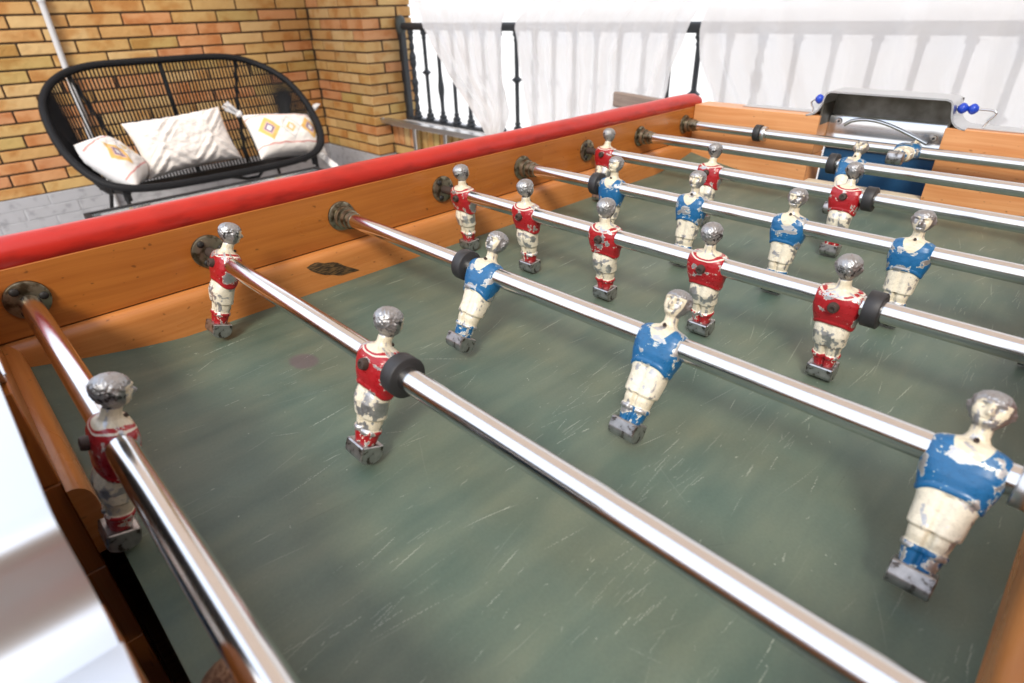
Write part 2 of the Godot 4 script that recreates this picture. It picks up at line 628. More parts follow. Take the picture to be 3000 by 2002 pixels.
# cream cloth with embroidered diamonds and pink bands
func cushion_print() -> ImageTexture:
	var n := 320
	var d := PackedByteArray()
	d.resize(n * n * 3)
	var tn := fnoise(88, 0.35, 2)
	for y in n:
		for x in n:
			var u := float(x) / n
			var v := float(y) / n
			var c := Color(0.74, 0.70, 0.66)
			var wv := 0.012 * sin(u * 40.0)
			if absf(v - 0.14 + wv * 0.4) < 0.013 or absf(v - 0.80 + wv * 0.4) < 0.013: c = Color(0.62, 0.27, 0.25)
			var tone := tn.get_noise_2d(x, y)
			for i in 3:
				var cx := 0.20 + 0.30 * i
				var r := absf(u - cx) / 0.15 + absf(v - 0.47) / 0.26
				var grey := i == 1
				if r < 1.0 + 0.08 * tone and r > 0.60: c = Color(0.50, 0.49, 0.48) if grey and r > 0.86 else (c if grey else Color(0.70, 0.44, 0.14))
				elif r <= 0.60 and r > 0.46 and not grey: c = Color(0.62, 0.40, 0.33)
				elif r <= 0.46 and r > 0.26: c = Color(0.66, 0.46, 0.16) if grey else Color(0.22, 0.16, 0.24)
				elif r <= 0.26: c = Color(0.68, 0.65, 0.62)
			var g := 1.0 + 0.10 * tone
			var k := (y * n + x) * 3
			d[k] = lin8(c.r * g); d[k + 1] = lin8(c.g * g); d[k + 2] = lin8(c.b * g)
	return image_tex(d, n, n)

# ---------------------------------------------------------------- setting
func structure(o: Node) -> void:
	o.set_meta("kind", "structure")

func build_setting() -> void:
	# terrace slab
	var b := MB.new()
	b.box(Vector3(1.0, FLOOR - 0.15, 1.5), Vector3(9.4, 0.3, 8.0), 0.002)
	structure(obj(b, "terrace_floor", M.concrete, self))
	# street far below, out to the horizon
	var g := MB.new()
	g.quad(Vector3(-200, -9, -200), Vector3(200, -9, -200), Vector3(200, -9, 200), Vector3(-200, -9, 200), Vector3.UP)
	var street := mat(Color(0.30, 0.295, 0.29), 0.9)
	street.albedo_texture = noise_tex(45, 0.01, 4, [[0.2, Color(0.8, 0.8, 0.8)], [0.8, Color(1, 1, 1)]], 256)
	street.uv1_triplanar = true
	street.uv1_scale = Vector3(0.2, 0.2, 0.2)
	structure(obj(g, "ground", street, self))
	# white rendered house across the street, glimpsed between the curtains
	var hs := thing("white_house", "plain white rendered house front seen through the gaps between the curtains", "house", Vector3(-2.0, -9.0, -7.6))
	boxpart("wall", M.white_paint, hs, Vector3(-14, 0, -6), Vector3(14, 13.5, 0), 0.02)
	boxpart("cornice", M.white_paint, hs, Vector3(-14.2, 13.5, -6.2), Vector3(14.2, 13.8, 0.25), 0.02)
	# house front on the near side of the terrace, mirrored darkly in the hood and the rods
	var hw := thing("house_wall", "tan rendered house wall along the near side of the terrace", "wall", Vector3(2.6, FLOOR, 0))
	boxpart("wall", mat(Color(0.33, 0.27, 0.22), 0.85), hw, Vector3(0, 0, -2.5), Vector3(0.25, 2.75, 3.2), 0.004)
	boxpart("door", M.cabinet, hw, Vector3(-0.03, 0.02, -0.6), Vector3(-0.002, 2.1, 0.3), 0.004)
	# beige canopy over the far half of the terrace (its underside is mirrored in the rods)
	var cn := thing("canopy", "beige fabric canopy stretched above the football table", "canopy", Vector3(0, 1.55, 0))
	var rows := []
	for i in 13:
		var line := PackedVector3Array()
		for j in 9:
			var x := -3.42 + 6.0 * i / 12.0
			var z := -2.55 + 2.42 * j / 8.0
			line.append(Vector3(x, 0.28 + 0.06 * z - 0.03 * sin(PI * i / 2.0) * sin(PI * j / 8.0), z))
		rows.append(line)
	var c2 := MB.new()
	c2.grid(rows, false, Vector3.DOWN)
	obj(c2, "cloth", M.canopy, cn)
	for j in 2:
		var t := MB.new()
		t.tube([Vector3(-3.45, 0.28 + 0.06 * (-2.57 + 2.46 * j), -2.57 + 2.46 * j), Vector3(2.6, 0.28 + 0.06 * (-2.57 + 2.46 * j), -2.57 + 2.46 * j)], 0.022, 10)
		obj(t, "rod", M.railing, cn)

# ---------------------------------------------------------------- brick walls
var brick_meshes := {}
func brick_mesh(l: float, h: float, d: float) -> ArrayMesh:
	var key := "%d_%d_%d" % [int(round(l * 1000)), int(round(h * 1000)), int(round(d * 1000))]
	if not brick_meshes.has(key):
		var b := MB.new()
		b.box(Vector3.ZERO, Vector3(d, h, l), 0.003)
		brick_meshes[key] = b.mesh()
	return brick_meshes[key]

func lay(parent: Node, at: Vector3, l: float, h: float, d: float, along_x := false, m: Material = null) -> void:
	var o := MeshInstance3D.new()
	o.name = "brick"
	o.mesh = brick_mesh(l, h, d)
	var pick := rng.randf()
	var idx := 0
	for lim in [0.30, 0.48, 0.62, 0.74, 0.86, 0.95, 1.0]:
		if pick <= lim: break
		idx += 1
	o.material_override = m if m else M.bricks[mini(idx, 6)]
	o.position = at + Vector3(rng.randf_range(-0.0012, 0.0012) if not along_x else 0.0, rng.randf_range(-0.0006, 0.0006), 0.0)
	if along_x: o.rotation.y = PI / 2
	parent.add_child(o, true)

func build_walls() -> void:
	var JO := 0.0095       # joint
	var BL := 0.2555       # brick + joint
	var bh := PITCH - JO
	# --- long wall behind the sofa
	var w := thing("brick_wall", "long yellow and orange brick wall behind the black rope sofa", "wall", Vector3.ZERO)
	boxpart("mortar_backing", M.mortar, w, Vector3(WALLX - 0.24, BRICK_BASE, -2.3), Vector3(WALLX - 0.009, 0.595, 3.0), 0.001)
	boxpart("wall_core", M.grey_paint, w, Vector3(WALLX - 0.24, FLOOR, -2.3), Vector3(WALLX - 0.0025, BRICK_BASE, 3.0), 0.001)
	# painted grey bricks of the lowest courses
	var gm: StandardMaterial3D = M.grey_paint
	for r in 3:
		var z0 := -0.65 if r % 2 == 0 else -0.52
		for i in range(-7, 4):
			var zc := z0 + BL * (i + 0.5)
			if zc - 0.13 < -2.13: continue
			lay(w, Vector3(WALLX - 0.02, BRICK_BASE - PITCH * (r + 0.5), zc), BL - 0.004, PITCH - 0.0008, 0.04, false, gm)
	var rows_one := 17
	for r in rows_one:
		var z0 := -0.65 if r % 2 == 0 else -0.522
		for i in range(-7, 6):
			var za := z0 + BL * i
			var zb := za + BL
			za = maxf(za, -2.135)
			if zb <= za + 0.03 or za > 0.75: continue
			lay(w, Vector3(WALLX - 0.02, BRICK_BASE + PITCH * (r + 0.5), (za + zb) * 0.5), zb - za - JO, bh, 0.04)
	var rest := MB.new()
	for r in range(0, 20):
		var z0 := -0.65 if r % 2 == 0 else -0.522
		for i in range(-7, 15):
			var za := z0 + BL * i
			var zb := za + BL
			if r < rows_one and za <= 0.75: continue
			za = maxf(za, -2.135)
			if zb <= za + 0.03 or zb > 3.0: continue
			rest.box(Vector3(WALLX - 0.02, BRICK_BASE + PITCH * (r + 0.5), (za + zb) * 0.5), Vector3(0.04, bh, zb - za - JO), 0.003)
	boxpart("coping", M.concrete, w, Vector3(WALLX - 0.26, 0.596, -2.12), Vector3(WALLX + 0.03, 0.64, 3.0), 0.006)
	var ro := obj(rest, "brickwork", M.bricks[0], w)
	ro.set_meta("kind", "stuff")
	# --- pillar in the corner
	var px := -2.82
	var pz := -2.128
	var p := thing("brick_pillar", "square yellow brick pillar beside the black iron railing", "pillar", Vector3.ZERO)
	boxpart("mortar_core", M.mortar, p, Vector3(WALLX - 0.02, BRICK_BASE, -2.49 + 0.009), Vector3(px - 0.009, 2.2, pz - 0.009), 0.001)
	boxpart("painted_base", M.grey_paint, p, Vector3(WALLX - 0.02, FLOOR, -2.49), Vector3(px, BRICK_BASE - 0.003, pz), 0.003)
	for r in 17:
		var y := BRICK_BASE + PITCH * (r + 0.5)
		# face towards the table end (+z): bricks along x; corner bricks wrap with their full length
		var hl := BL if r % 2 == 0 else 0.128
		var dz := 0.118 if r % 2 == 0 else 0.2455
		lay(p, Vector3(px - hl * 0.5 + JO * 0.5 - 0.0005, y, pz - dz * 0.5), hl - JO, bh, dz, true)
		var x := px - hl
		while x > WALLX + 0.02:
			var xb := x
			var xa := maxf(x - BL, WALLX)
			if xb - xa > 0.03:
				lay(p, Vector3((xa + xb) * 0.5 + JO * 0.5, y, pz - 0.02), xb - xa - JO, bh, 0.04, true)
			x -= BL
		# face towards the terrace (+x)
		var z := pz - dz - JO * 0.5
		while z > -2.488:
			var l := 0.2555
			var zl := maxf(z - l, -2.49)
			if z - zl > 0.02:
				lay(p, Vector3(px - 0.02, y, (z + zl) * 0.5 - JO * 0.5), z - zl - JO, bh, 0.04)
			z = zl - 0.001
	var up := MB.new()
	for r in range(17, 46):
		var y := BRICK_BASE + PITCH * (r + 0.5)
		var sh := 0.0 if r % 2 == 0 else 0.128
		up.box(Vector3(px - 0.128 + 0.0 , y, pz - 0.06), Vector3(BL - JO, bh, 0.118), 0.003)
		up.box(Vector3(px - 0.385 - sh * 0.3, y, pz - 0.02), Vector3(BL - JO, bh, 0.04), 0.003)
		up.box(Vector3(px - 0.02, y, pz - 0.245), Vector3(0.04, bh, 0.23 - JO), 0.003)
	var uo := obj(up, "brickwork", M.bricks[0], p)
	uo.set_meta("kind", "stuff")
	# --- low parapet below the railing
	var q := thing("brick_parapet", "low brick parapet with upright bricks carrying the iron railing", "parapet", Vector3.ZERO)
	var z1 := -2.25
	boxpart("mortar_core", M.mortar, q, Vector3(px + 0.001, BRICK_BASE - 0.12, -2.5), Vector3(4.2, -0.452, z1 - 0.009), 0.001)
	boxpart("painted_base", M.grey_paint, q, Vector3(px + 0.001, FLOOR, -2.5), Vector3(4.2, BRICK_BASE - 0.12, z1 - 0.003), 0.002)
	boxpart("coping", M.white_paint, q, Vector3(px + 0.001, -0.4515, -2.52), Vector3(4.2, -0.432, z1 + 0.012), 0.003)
	var n := 0
	var xx := px + 0.034
	while xx < 1.2 and n < 66:
		lay(q, Vector3(xx, -0.5085, z1 - 0.02), 0.052, 0.112, 0.04, true)
		xx += 0.0615
		n += 1
	for r in 2:
		xx = px + 0.02 + 0.128 * (r % 2)
		while xx < 1.0:
			lay(q, Vector3(xx + 0.12, -0.603 - PITCH * r, z1 - 0.02), BL - JO, bh, 0.04, true)
			xx += BL

# ---------------------------------------------------------------- railing
func build_railing() -> void:
	var Z := -2.385
	var o := thing("iron_railing", "black wrought iron railing with turned balusters behind white curtains", "railing", Vector3(0, 0, Z))
	var t := MB.new()
	t.tube([Vector3(-2.80, 0.115, 0), Vector3(4.2, 0.115, 0)], 0.021, 12)
	obj(t, "top_rail", M.railing, o)
	var kn := MB.new()
	kn.lathe([Vector2(0, 0.178), Vector2(0.02, 0.172), Vector2(0.031, 0.155), Vector2(0.033, 0.12), Vector2(0.03, 0.088), Vector2(0.02, 0.075), Vector2(0.0, 0.075)], Vector3(-2.795, 0, 0), Vector3.UP, 14)
	obj(kn, "rail_end_knob", mat(Color(0.05, 0.06, 0.055), 0.55), o)
	var ps := MB.new()
	ps.box(Vector3(-2.79, -0.17, 0), Vector3(0.036, 0.53, 0.036), 0.003)
	obj(ps, "post", M.railing, o)
	var br := MB.new()
	br.box(Vector3(0.7, -0.421, 0), Vector3(7.0, 0.014, 0.034), 0.002)
	obj(br, "bottom_rail", M.railing, o)
	# three kinds of baluster
	var kinds := []
	for k in 3:
		var pr := []
		pr.append(Vector2(0.0, 0.1))
		var y := 0.1
		while y > -0.415:
			var r := 0.0115
			if k == 0:
				r = 0.010 + 0.0065 * absf(sin((y + 0.02) * 62.0)) + 0.008 * exp(-pow((y + 0.07) / 0.03, 2)) + 0.007 * exp(-pow((y + 0.21) / 0.03, 2))
			elif k == 1:
				r += 0.018 * exp(-pow((y + 0.135) / 0.009, 2))
			else:
				r += 0.008 * exp(-pow((y + 0.22) / 0.05, 2))
			if y < -0.345:
				r = maxf(r, 0.012 + 0.016 * smoothstep(-0.345, -0.41, y) + 0.004 * sin(y * 260.0))
			if y > 0.05:
				r = maxf(r, 0.012 + 0.008 * smoothstep(0.05, 0.095, y) + 0.003 * sin(y * 260.0))
			pr.append(Vector2(r, y))
			y -= 0.006
		pr.append(Vector2(0.0, -0.416))
		var b := MB.new()
		b.lathe(pr, Vector3.ZERO, Vector3.UP, 9)
		kinds.append(b.mesh())
	for i in 52:
		put(kinds[0 if i == 0 or i % 9 == 8 else (1 if i % 2 == 1 else 2)], "baluster", M.railing, o, Vector3(-2.70 + 0.131 * i, 0, 0))

# ---------------------------------------------------------------- curtains
# edge points: [y, left x, right x]; pleats deepen below the rail, bulge: the cloth lies over the top rail
func curtain(label: String, edges: Array, seed_: int, pleats: float, depth: float) -> void:
	var Z := -2.325
	var nz := fnoise(seed_, 0.9, 3)
	var n2 := fnoise(seed_ + 5, 2.2, 2)
	var rows := []
	var NR := 72
	var NC := 150
	var ytop: float = edges[0][0]
	var ybot: float = edges[edges.size() - 1][0]
	for r in NR + 1:
		var y := lerpf(ytop, ybot, float(r) / NR)
		var xl := 0.0
		var xr := 0.0
		for e in edges.size() - 1:
			if y <= edges[e][0] and y >= edges[e + 1][0]:
				var f: float = (edges[e][0] - y) / maxf(edges[e][0] - edges[e + 1][0], 1e-5)
				f = f * f * (3.0 - 2.0 * f) * 0.5 + f * 0.5
				xl = lerpf(edges[e][1], edges[e + 1][1], f)
				xr = lerpf(edges[e][2], edges[e + 1][2], f)
		var line := PackedVector3Array()
		var below := smoothstep(0.14, 0.0, y)
		for c in NC + 1:
			var s := float(c) / NC
			var x := lerpf(xl, xr, s)
			var ph := pleats * TAU * (s + 0.05 * nz.get_noise_2d(s * 3.0, y * 0.6))
			var wv := sin(ph + 1.2 * nz.get_noise_2d(s * 2.0 + 9.0, y * 0.8)) + 0.25 * sin(ph * 2.3 + 3.0 * n2.get_noise_2d(s * 2.0, y))
			var amp := depth * lerpf(0.42, 1.0, below) * (0.65 + 0.7 * absf(nz.get_noise_2d(s * 4.0, 3.0)))
			var lean := 0.025 * exp(-pow((y - 0.12) / 0.05, 2)) + 0.014 * n2.get_noise_2d(s * 2.5, y * 2.0)
			line.append(Vector3(x + 0.004 * n2.get_noise_2d(s * 2.0, y * 2.0 + 4.0), y, Z + amp * wv * 0.5 + lean + 0.04 * below))
		rows.append(line)
	var b := MB.new()
	b.grid(rows, false, Vector3.BACK)
	var o := obj(b, "sheer_curtain", M.curtain, self)
	tag(o, label, "curtain", "white sheer curtains along the railing")

func build_curtains() -> void:
	curtain("narrow sheer white curtain gathered to a point at its foot", [[1.62, -2.72, -1.72], [0.5, -2.66, -1.73], [0.25, -2.56, -1.76], [0.13, -2.46, -1.79], [-0.1, -2.25, -1.80], [-0.30, -2.02, -1.765], [-0.42, -1.92, -1.815], [-0.47, -1.90, -1.835]], 11, 5.0, 0.05)
	curtain("sheer white curtain tapering downward between two gaps, behind wooden chair back", [[1.62, -1.66, -0.69], [0.25, -1.63, -0.69], [0.13, -1.71, -0.745], [-0.1, -1.645, -0.80], [-0.35, -1.57, -0.88], [-0.60, -1.50, -0.93]], 23, 9.0, 0.04)
	curtain("wide sheer white curtain behind the goal hood and its blue score beads", [[1.62, -0.68, 1.5], [0.21, -0.68, 1.5], [0.12, -0.69, 1.5], [0.0, -0.665, 1.48], [-0.16, -0.585, 1.46], [-0.60, -0.52, 1.44]], 37, 13.0, 0.045)

# ---------------------------------------------------------------- the football table
func field_y(x: float, z: float) -> float:
	var dx := minf(x, W - x)
	var dz := minf(ZN - z, z - ZF)
	var t := clampf(1.0 - (dx + dz) / 0.15, 0.0, 1.0)
	return FIELD + 0.026 * pow(t, 1.3)

func build_table() -> void:
	var o := thing("football_table", "wooden table football cabinet with green pitch and red padded side rail", "football table", Vector3(0, FLOOR, 0))
	o.position = Vector3.ZERO
	# playing field
	var rows := []
	for i in 49:
		var line := PackedVector3Array()
		for j in 81:
			var x := W * i / 48.0
			var z := ZN - 0.0112 - (ZN - ZF - 0.0224) * j / 80.0
			line.append(Vector3(x, field_y(x, z), z))
		rows.append(line)
	var b := MB.new()
	b.grid(rows, false, Vector3.UP)
	obj(b, "pitch", M.field, o)
	boxpart("pitch_board", M.cabinet, o, Vector3(-0.0005, FIELD - 0.03, ZF + 0.013), Vector3(W + 0.0005, FIELD - 0.004, ZN - 0.013))
	# long walls
	var quarter := PackedVector2Array([Vector2(0, -0.0325), Vector2(0.003, -0.0325), Vector2(0.0058, -0.0335), Vector2(0.0084, -0.0357), Vector2(0.0102, -0.039), Vector2(0.0112, -0.0435), Vector2(0.0116, -0.05), Vector2(0.0118, -0.084), Vector2(0, -0.084)])
	for s in 2:
		var wx := 0.0 if s == 0 else W
		var dx := -1.0 if s == 0 else 1.0
		var wl := MB.new()
		wl.box(Vector3(wx + dx * 0.014, -0.0015, (ZN + ZF) * 0.5), Vector3(0.028, 0.061, ZN - ZF + 0.05), 0.0008)
		var wo := obj(wl, "side_wall", M.wood, o)
		var lw := MB.new()
		lw.box(Vector3(wx + dx * 0.0145, -0.182, (ZN + ZF) * 0.5), Vector3(0.027, 0.2985, ZN - ZF + 0.108), 0.001)
		obj(lw, "side_panel", M.cabinet, o)
		var ml := MB.new()
		ml.prism(quarter, Vector3(wx, 0, ZN - 0.0005), Vector3(-dx, 0, 0), Vector3.UP, Vector3.FORWARD, ZN - ZF - 0.001)
		var mo := obj(ml, "corner_moulding", M.mould, o)
		# padded red rail
		var path := [Vector3(wx + dx * 0.014, 0.030, 0.075), Vector3(wx + dx * 0.014, 0.034, 0.068), Vector3(wx + dx * 0.014, 0.0362, 0.058)]
		var rad := [0.004, 0.011, 0.0148]
		for i in 25:
			path.append(Vector3(wx + dx * 0.014, 0.0362 + 0.0003 * sin(i * 1.7), 0.05 - 1.125 * i / 24.0))
			rad.append(0.0151 + 0.0002 * sin(i * 2.3))
		path.append_array([Vector3(wx + dx * 0.014, 0.0345, -1.095), Vector3(wx + dx * 0.013, 0.031, -1.110), Vector3(wx + dx * 0.012, 0.026, -1.12)])
		rad.append_array([0.0148, 0.0125, 0.006])
		var rl := MB.new()
		rl.tube(path, rad, 28)
		obj(rl, "padded_rail", M.red_rail, o)
		if s == 0:
			# chewed patch on the moulding
			var pr := []
			for i in 15:
				var u := i / 14.0
				var z := -0.242 - 0.062 * u
				var half := 0.0078 * pow(sin(PI * pow(u, 0.8)), 0.9) + 0.0003
				var yc := -0.0435 - 0.0225 * u
				var line := PackedVector3Array()
				for j in 5:
					var y := yc + half * (j / 2.0 - 1.0) * (1.0 + 0.10 * sin(i * 5.1 + j))
					line.append(Vector3(mould_x(y) + 0.00035, y, z + 0.0012 * sin(j * 2.2 + i)))
				pr.append(line)
			var pb := MB.new()
			pb.grid(pr, false, Vector3.RIGHT)
			obj(pb, "scuffed_patch", M.patch, mo)
	# ends
	for e in 2:
		build_end(o, quarter, e)
	# bearings on both walls
	for i in 8:
		var z := -0.15 * i
		for s in 2:
			var wx := 0.0005 if s == 0 else W - 0.0005
			var ax := Vector3.RIGHT if s == 0 else Vector3.LEFT
			var red := i in [0, 1, 3, 5]
			var bb := MB.new()
			if red == (s == 0):
				bb.lathe([Vector2(0.0052, 0.0031), Vector2(0.015, 0.0031), Vector2(0.0165, 0.0022), Vector2(0.0168, 0.0)], Vector3(wx, 0, z), ax, 28)
			else:
				bb.lathe([Vector2(0.0081, 0.0295), Vector2(0.0092, 0.029), Vector2(0.0094, 0.0225), Vector2(0.0108, 0.022), Vector2(0.0110, 0.0165), Vector2(0.0098, 0.016), Vector2(0.0098, 0.0128), Vector2(0.0126, 0.0122), Vector2(0.0128, 0.0062), Vector2(0.0112, 0.0046), Vector2(0.0112, 0.0032), Vector2(0.0155, 0.0030), Vector2(0.0168, 0.0020), Vector2(0.0170, 0.0)], Vector3(wx, 0, z), ax, 28)
			var bo := obj(bb, "bearing", M.brass, o)
			if red == (s == 0):
				for k in 3:
					var a := TAU * k / 3.0 + 0.6
					var sc := MB.new()
					sc.lathe([Vector2(0.0, 0.0052), Vector2(0.0022, 0.0050), Vector2(0.0034, 0.0040), Vector2(0.0036, 0.0030)], Vector3(wx, cos(a) * 0.0115, z + sin(a) * 0.0115), ax, 10)
					obj(sc, "screw", M.dark_iron, bo)
	# legs
	for lx in [-0.005, W + 0.005]:
		for lz in [0.05, -1.10]:
			var lb := MB.new()
			lb.box(Vector3(lx, (FLOOR - 0.332) * 0.5, lz), Vector3(0.07, -0.332 - FLOOR, 0.07), 0.004)
			obj(lb, "leg", M.cabinet, o)
	boxpart("bottom_panel", M.cabinet, o, Vector3(-0.02, -0.325, -1.12), Vector3(W + 0.02, -0.31, 0.08))

func mould_x(y: float) -> float:
	var t := clampf((-0.0325 - y) / 0.0175, 0.0, 1.0)
	return 0.0117 * sqrt(1.0 - pow(1.0 - t, 2.4))

# e = 0: end at the goalkeeper (z+), e = 1: the other end
func build_end(o: Node, quarter: PackedVector2Array, e: int) -> void:
	var zi := ZN if e == 0 else ZF
	var d := 1.0 if e == 0 else -1.0        # outward
	var wood: Material = M.pale_wood if e == 1 else M.wood
	var xl := 0.235
	var xr := 0.416
	var th := 0.052
	var f := func(called: String, m: Material, x0: float, y0: float, d0: float, x1: float, y1: float, d1: float, bv := 0.0008) -> MeshInstance3D:
		return boxpart(called, m, o, Vector3(x0, y0, minf(zi + d * d0, zi + d * d1)), Vector3(x1, y1, maxf(zi + d * d0, zi + d * d1)), bv)
	f.call("end_board", wood, 0.0005, -0.0315, 0.0, xl, 0.0325, th)
	f.call("end_board", wood, xr, -0.0315, 0.0, W - 0.0005, 0.0325, th)
	for b2 in 4:
		var yt := -0.0325 - 0.072 * b2
		f.call("lower_board", wood, 0.0005, yt - 0.0715, 0.0005, xl, yt, th - 0.001)
		f.call("lower_board", wood, xr, yt - 0.0715, 0.0005, W - 0.0005, yt, th - 0.001)
	f.call("end_board", M.cabinet, xl + 0.0005, -0.32, 0.001 if e == 1 else 0.061, xr - 0.0005, -0.125, th if e == 1 else 0.075)
	for s in 2:
		var a := 0.0 if s == 0 else xr + 0.0
		var bq := (xl if e == 1 else 0.246) if s == 0 else W
		var ml := MB.new()
		ml.prism(quarter, Vector3(a + (0.0005 if s == 0 else 0.0), 0, zi), Vector3(0, 0, -d), Vector3.UP, Vector3.RIGHT, bq - a - 0.0005)
		obj(ml, "corner_moulding", M.pale_wood if e == 1 else M.mould, o)
	# metal strip on the board, flared hood above the goal mouth
	f.call("metal_strip", M.alu, 0.085, 0.0327, 0.026 * e - 0.001, 0.212, 0.0342, th + 0.002, 0.0004)
	f.call("metal_strip", M.alu, 0.439, 0.0327, 0.014 * e - 0.001, 0.60, 0.0342, th + 0.002, 0.0004)
	var half := [Vector2(0.1150, 0.0332), Vector2(0.1080, 0.0345), Vector2(0.1025, 0.0372), Vector2(0.0980, 0.0415), Vector2(0.0950, 0.0475), Vector2(0.0932, 0.0545), Vector2(0.0920, 0.0615), Vector2(0.0908, 0.0658), Vector2(0.0885, 0.0692), Vector2(0.0850, 0.0714), Vector2(0.0805, 0.0722)]
	var out_ := []
	for p in half: out_.append(Vector2(0.3258 - p.x, p.y))
	for i in half.size(): out_.append(Vector2(0.3258 + half[half.size() - 1 - i].x, half[half.size() - 1 - i].y))
	var poly := PackedVector2Array()
	for p in out_: poly.append(p)
	for i in out_.size():
		var k := out_.size() - 1 - i
		var a: Vector2 = out_[maxi(k - 1, 0)]
		var c: Vector2 = out_[mini(k + 1, out_.size() - 1)]
		var t := (c - a).normalized()
		poly.append(out_[k] + Vector2(t.y, -t.x) * 0.0026)
	var hd := MB.new()
	hd.prism(poly, Vector3(0, 0, zi + d * 0.0), Vector3.RIGHT, Vector3.UP, Vector3(0, 0, d), 0.062)
	var hood := obj(hd, "goal_hood", M.alu, o)
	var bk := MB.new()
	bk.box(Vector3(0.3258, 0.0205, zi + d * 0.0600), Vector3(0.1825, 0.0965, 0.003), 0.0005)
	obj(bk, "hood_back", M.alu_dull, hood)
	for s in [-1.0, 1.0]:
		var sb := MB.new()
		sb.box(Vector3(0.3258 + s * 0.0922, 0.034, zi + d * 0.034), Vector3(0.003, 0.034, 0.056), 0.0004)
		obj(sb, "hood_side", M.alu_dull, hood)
	# polished lip with raised ridge and two screws
	var lp := MB.new()
	lp.prism(PackedVector2Array([Vector2(0.0440, -0.0060), Vector2(0.0425, -0.0085), Vector2(0.0415, -0.0110), Vector2(0.0420, -0.0130), Vector2(0.0440, -0.0142), Vector2(0.0560, -0.010), Vector2(0.0575, 0.030), Vector2(0.0490, 0.0308), Vector2(0.0474, 0.0290), Vector2(0.0460, 0.0220), Vector2(0.0452, 0.0120), Vector2(0.0450, 0.0020)]), Vector3(0.2365, 0, zi), Vector3(0, 0, d), Vector3.UP, Vector3.RIGHT, 0.1785)
	var lip := obj(lp, "goal_lip", M.chrome, o)
	var rg := []
	for i in 17:
		var u := i / 16.0
		rg.append(Vector3(0.262 + 0.128 * u, 0.0035 + 0.0165 * sin(PI * pow(u, 0.7)) + 0.012 * (1.0 - u) - 0.004 * u, zi + d * 0.0446))
	var rb := MB.new()
	rb.tube(rg, 0.0028, 10)
	obj(rb, "ridge", M.chrome, lip)
	for p in [Vector2(0.252, 0.0205), Vector2(0.397, 0.0085)]:
		var sc := MB.new()
		sc.lathe([Vector2(0.0, 0.0012), Vector2(0.0016, 0.0012), Vector2(0.0022, 0.0022), Vector2(0.0046, 0.0022), Vector2(0.0056, 0.0)], Vector3(p.x, p.y, zi + d * 0.0456), Vector3(0, 0.06, -d).normalized(), 16)
		obj(sc, "screw_boss", M.chrome, lip)
		var sh := MB.new()
		sh.lathe([Vector2(0.0, 0.0016), Vector2(0.0014, 0.0014)], Vector3(p.x, p.y, zi + d * 0.0450), Vector3(0, 0.06, -d).normalized(), 10)
		obj(sh, "screw", M.dark_iron, lip)
	# painted goal trough
	f.call("goal_back", M.blue_paint, xl, -0.125, 0.0577, xr, -0.0278, 0.0605)
	f.call("goal_shelf", M.blue_paint, xl + 0.0005, -0.046, 0.044, xr - 0.0005, -0.040, 0.0573, 0.002)
	f.call("goal_floor", M.blue_paint, xl + 0.0005, -0.124 if e == 1 else -0.30, -0.0115, xr - 0.0005, -0.118 if e == 1 else -0.295, 0.0573)
	if e == 1: f.call("goal_sill", M.cream, xl + 0.0005, -0.088, -0.0122, xr - 0.0005, -0.0728, 0.010, 0.001)
	# score wires with blue beads
	var mirror := -1.0
	for s in (2 if e == 1 else 1):
		var zc := zi + d * 0.022
		var path := []
		if s == 1:
			path = [Vector3(0.4175, 0.0585, zc), Vector3(0.440, 0.0588, zc), Vector3(0.461, 0.0585, zc), Vector3(0.4655, 0.0572, zc), Vector3(0.4672, 0.0545, zc), Vector3(0.466, 0.0515, zc), Vector3(0.461, 0.0445, zc), Vector3(0.4575, 0.0345, zc)]
		else:
			path = [Vector3(0.234, 0.0565, zc), Vector3(0.216, 0.0560, zc), Vector3(0.2105, 0.0535, zc), Vector3(0.2085, 0.0500, zc), Vector3(0.2100, 0.0455, zc), Vector3(0.2135, 0.041, zc), Vector3(0.2140, 0.0345, zc)]
		var tw := MB.new()
		tw.tube(path, 0.0016, 8)
		var wo := obj(tw, "score_wire", M.chrome, o)
		for bx in ([0.2205] if s == 0 else [0.4255, 0.4385]):
			var bd := MB.new()
			bd.lathe([Vector2(0.0016, -0.0068), Vector2(0.0035, -0.0062), Vector2(0.0068, -0.003), Vector2(0.0080, 0.0), Vector2(0.0068, 0.003), Vector2(0.0035, 0.0062), Vector2(0.0016, 0.0068)], Vector3(bx, 0.0585 if s == 1 else 0.0562, zc), Vector3.RIGHT, 16)
			obj(bd, "score_bead", M.blue_bead, wo)

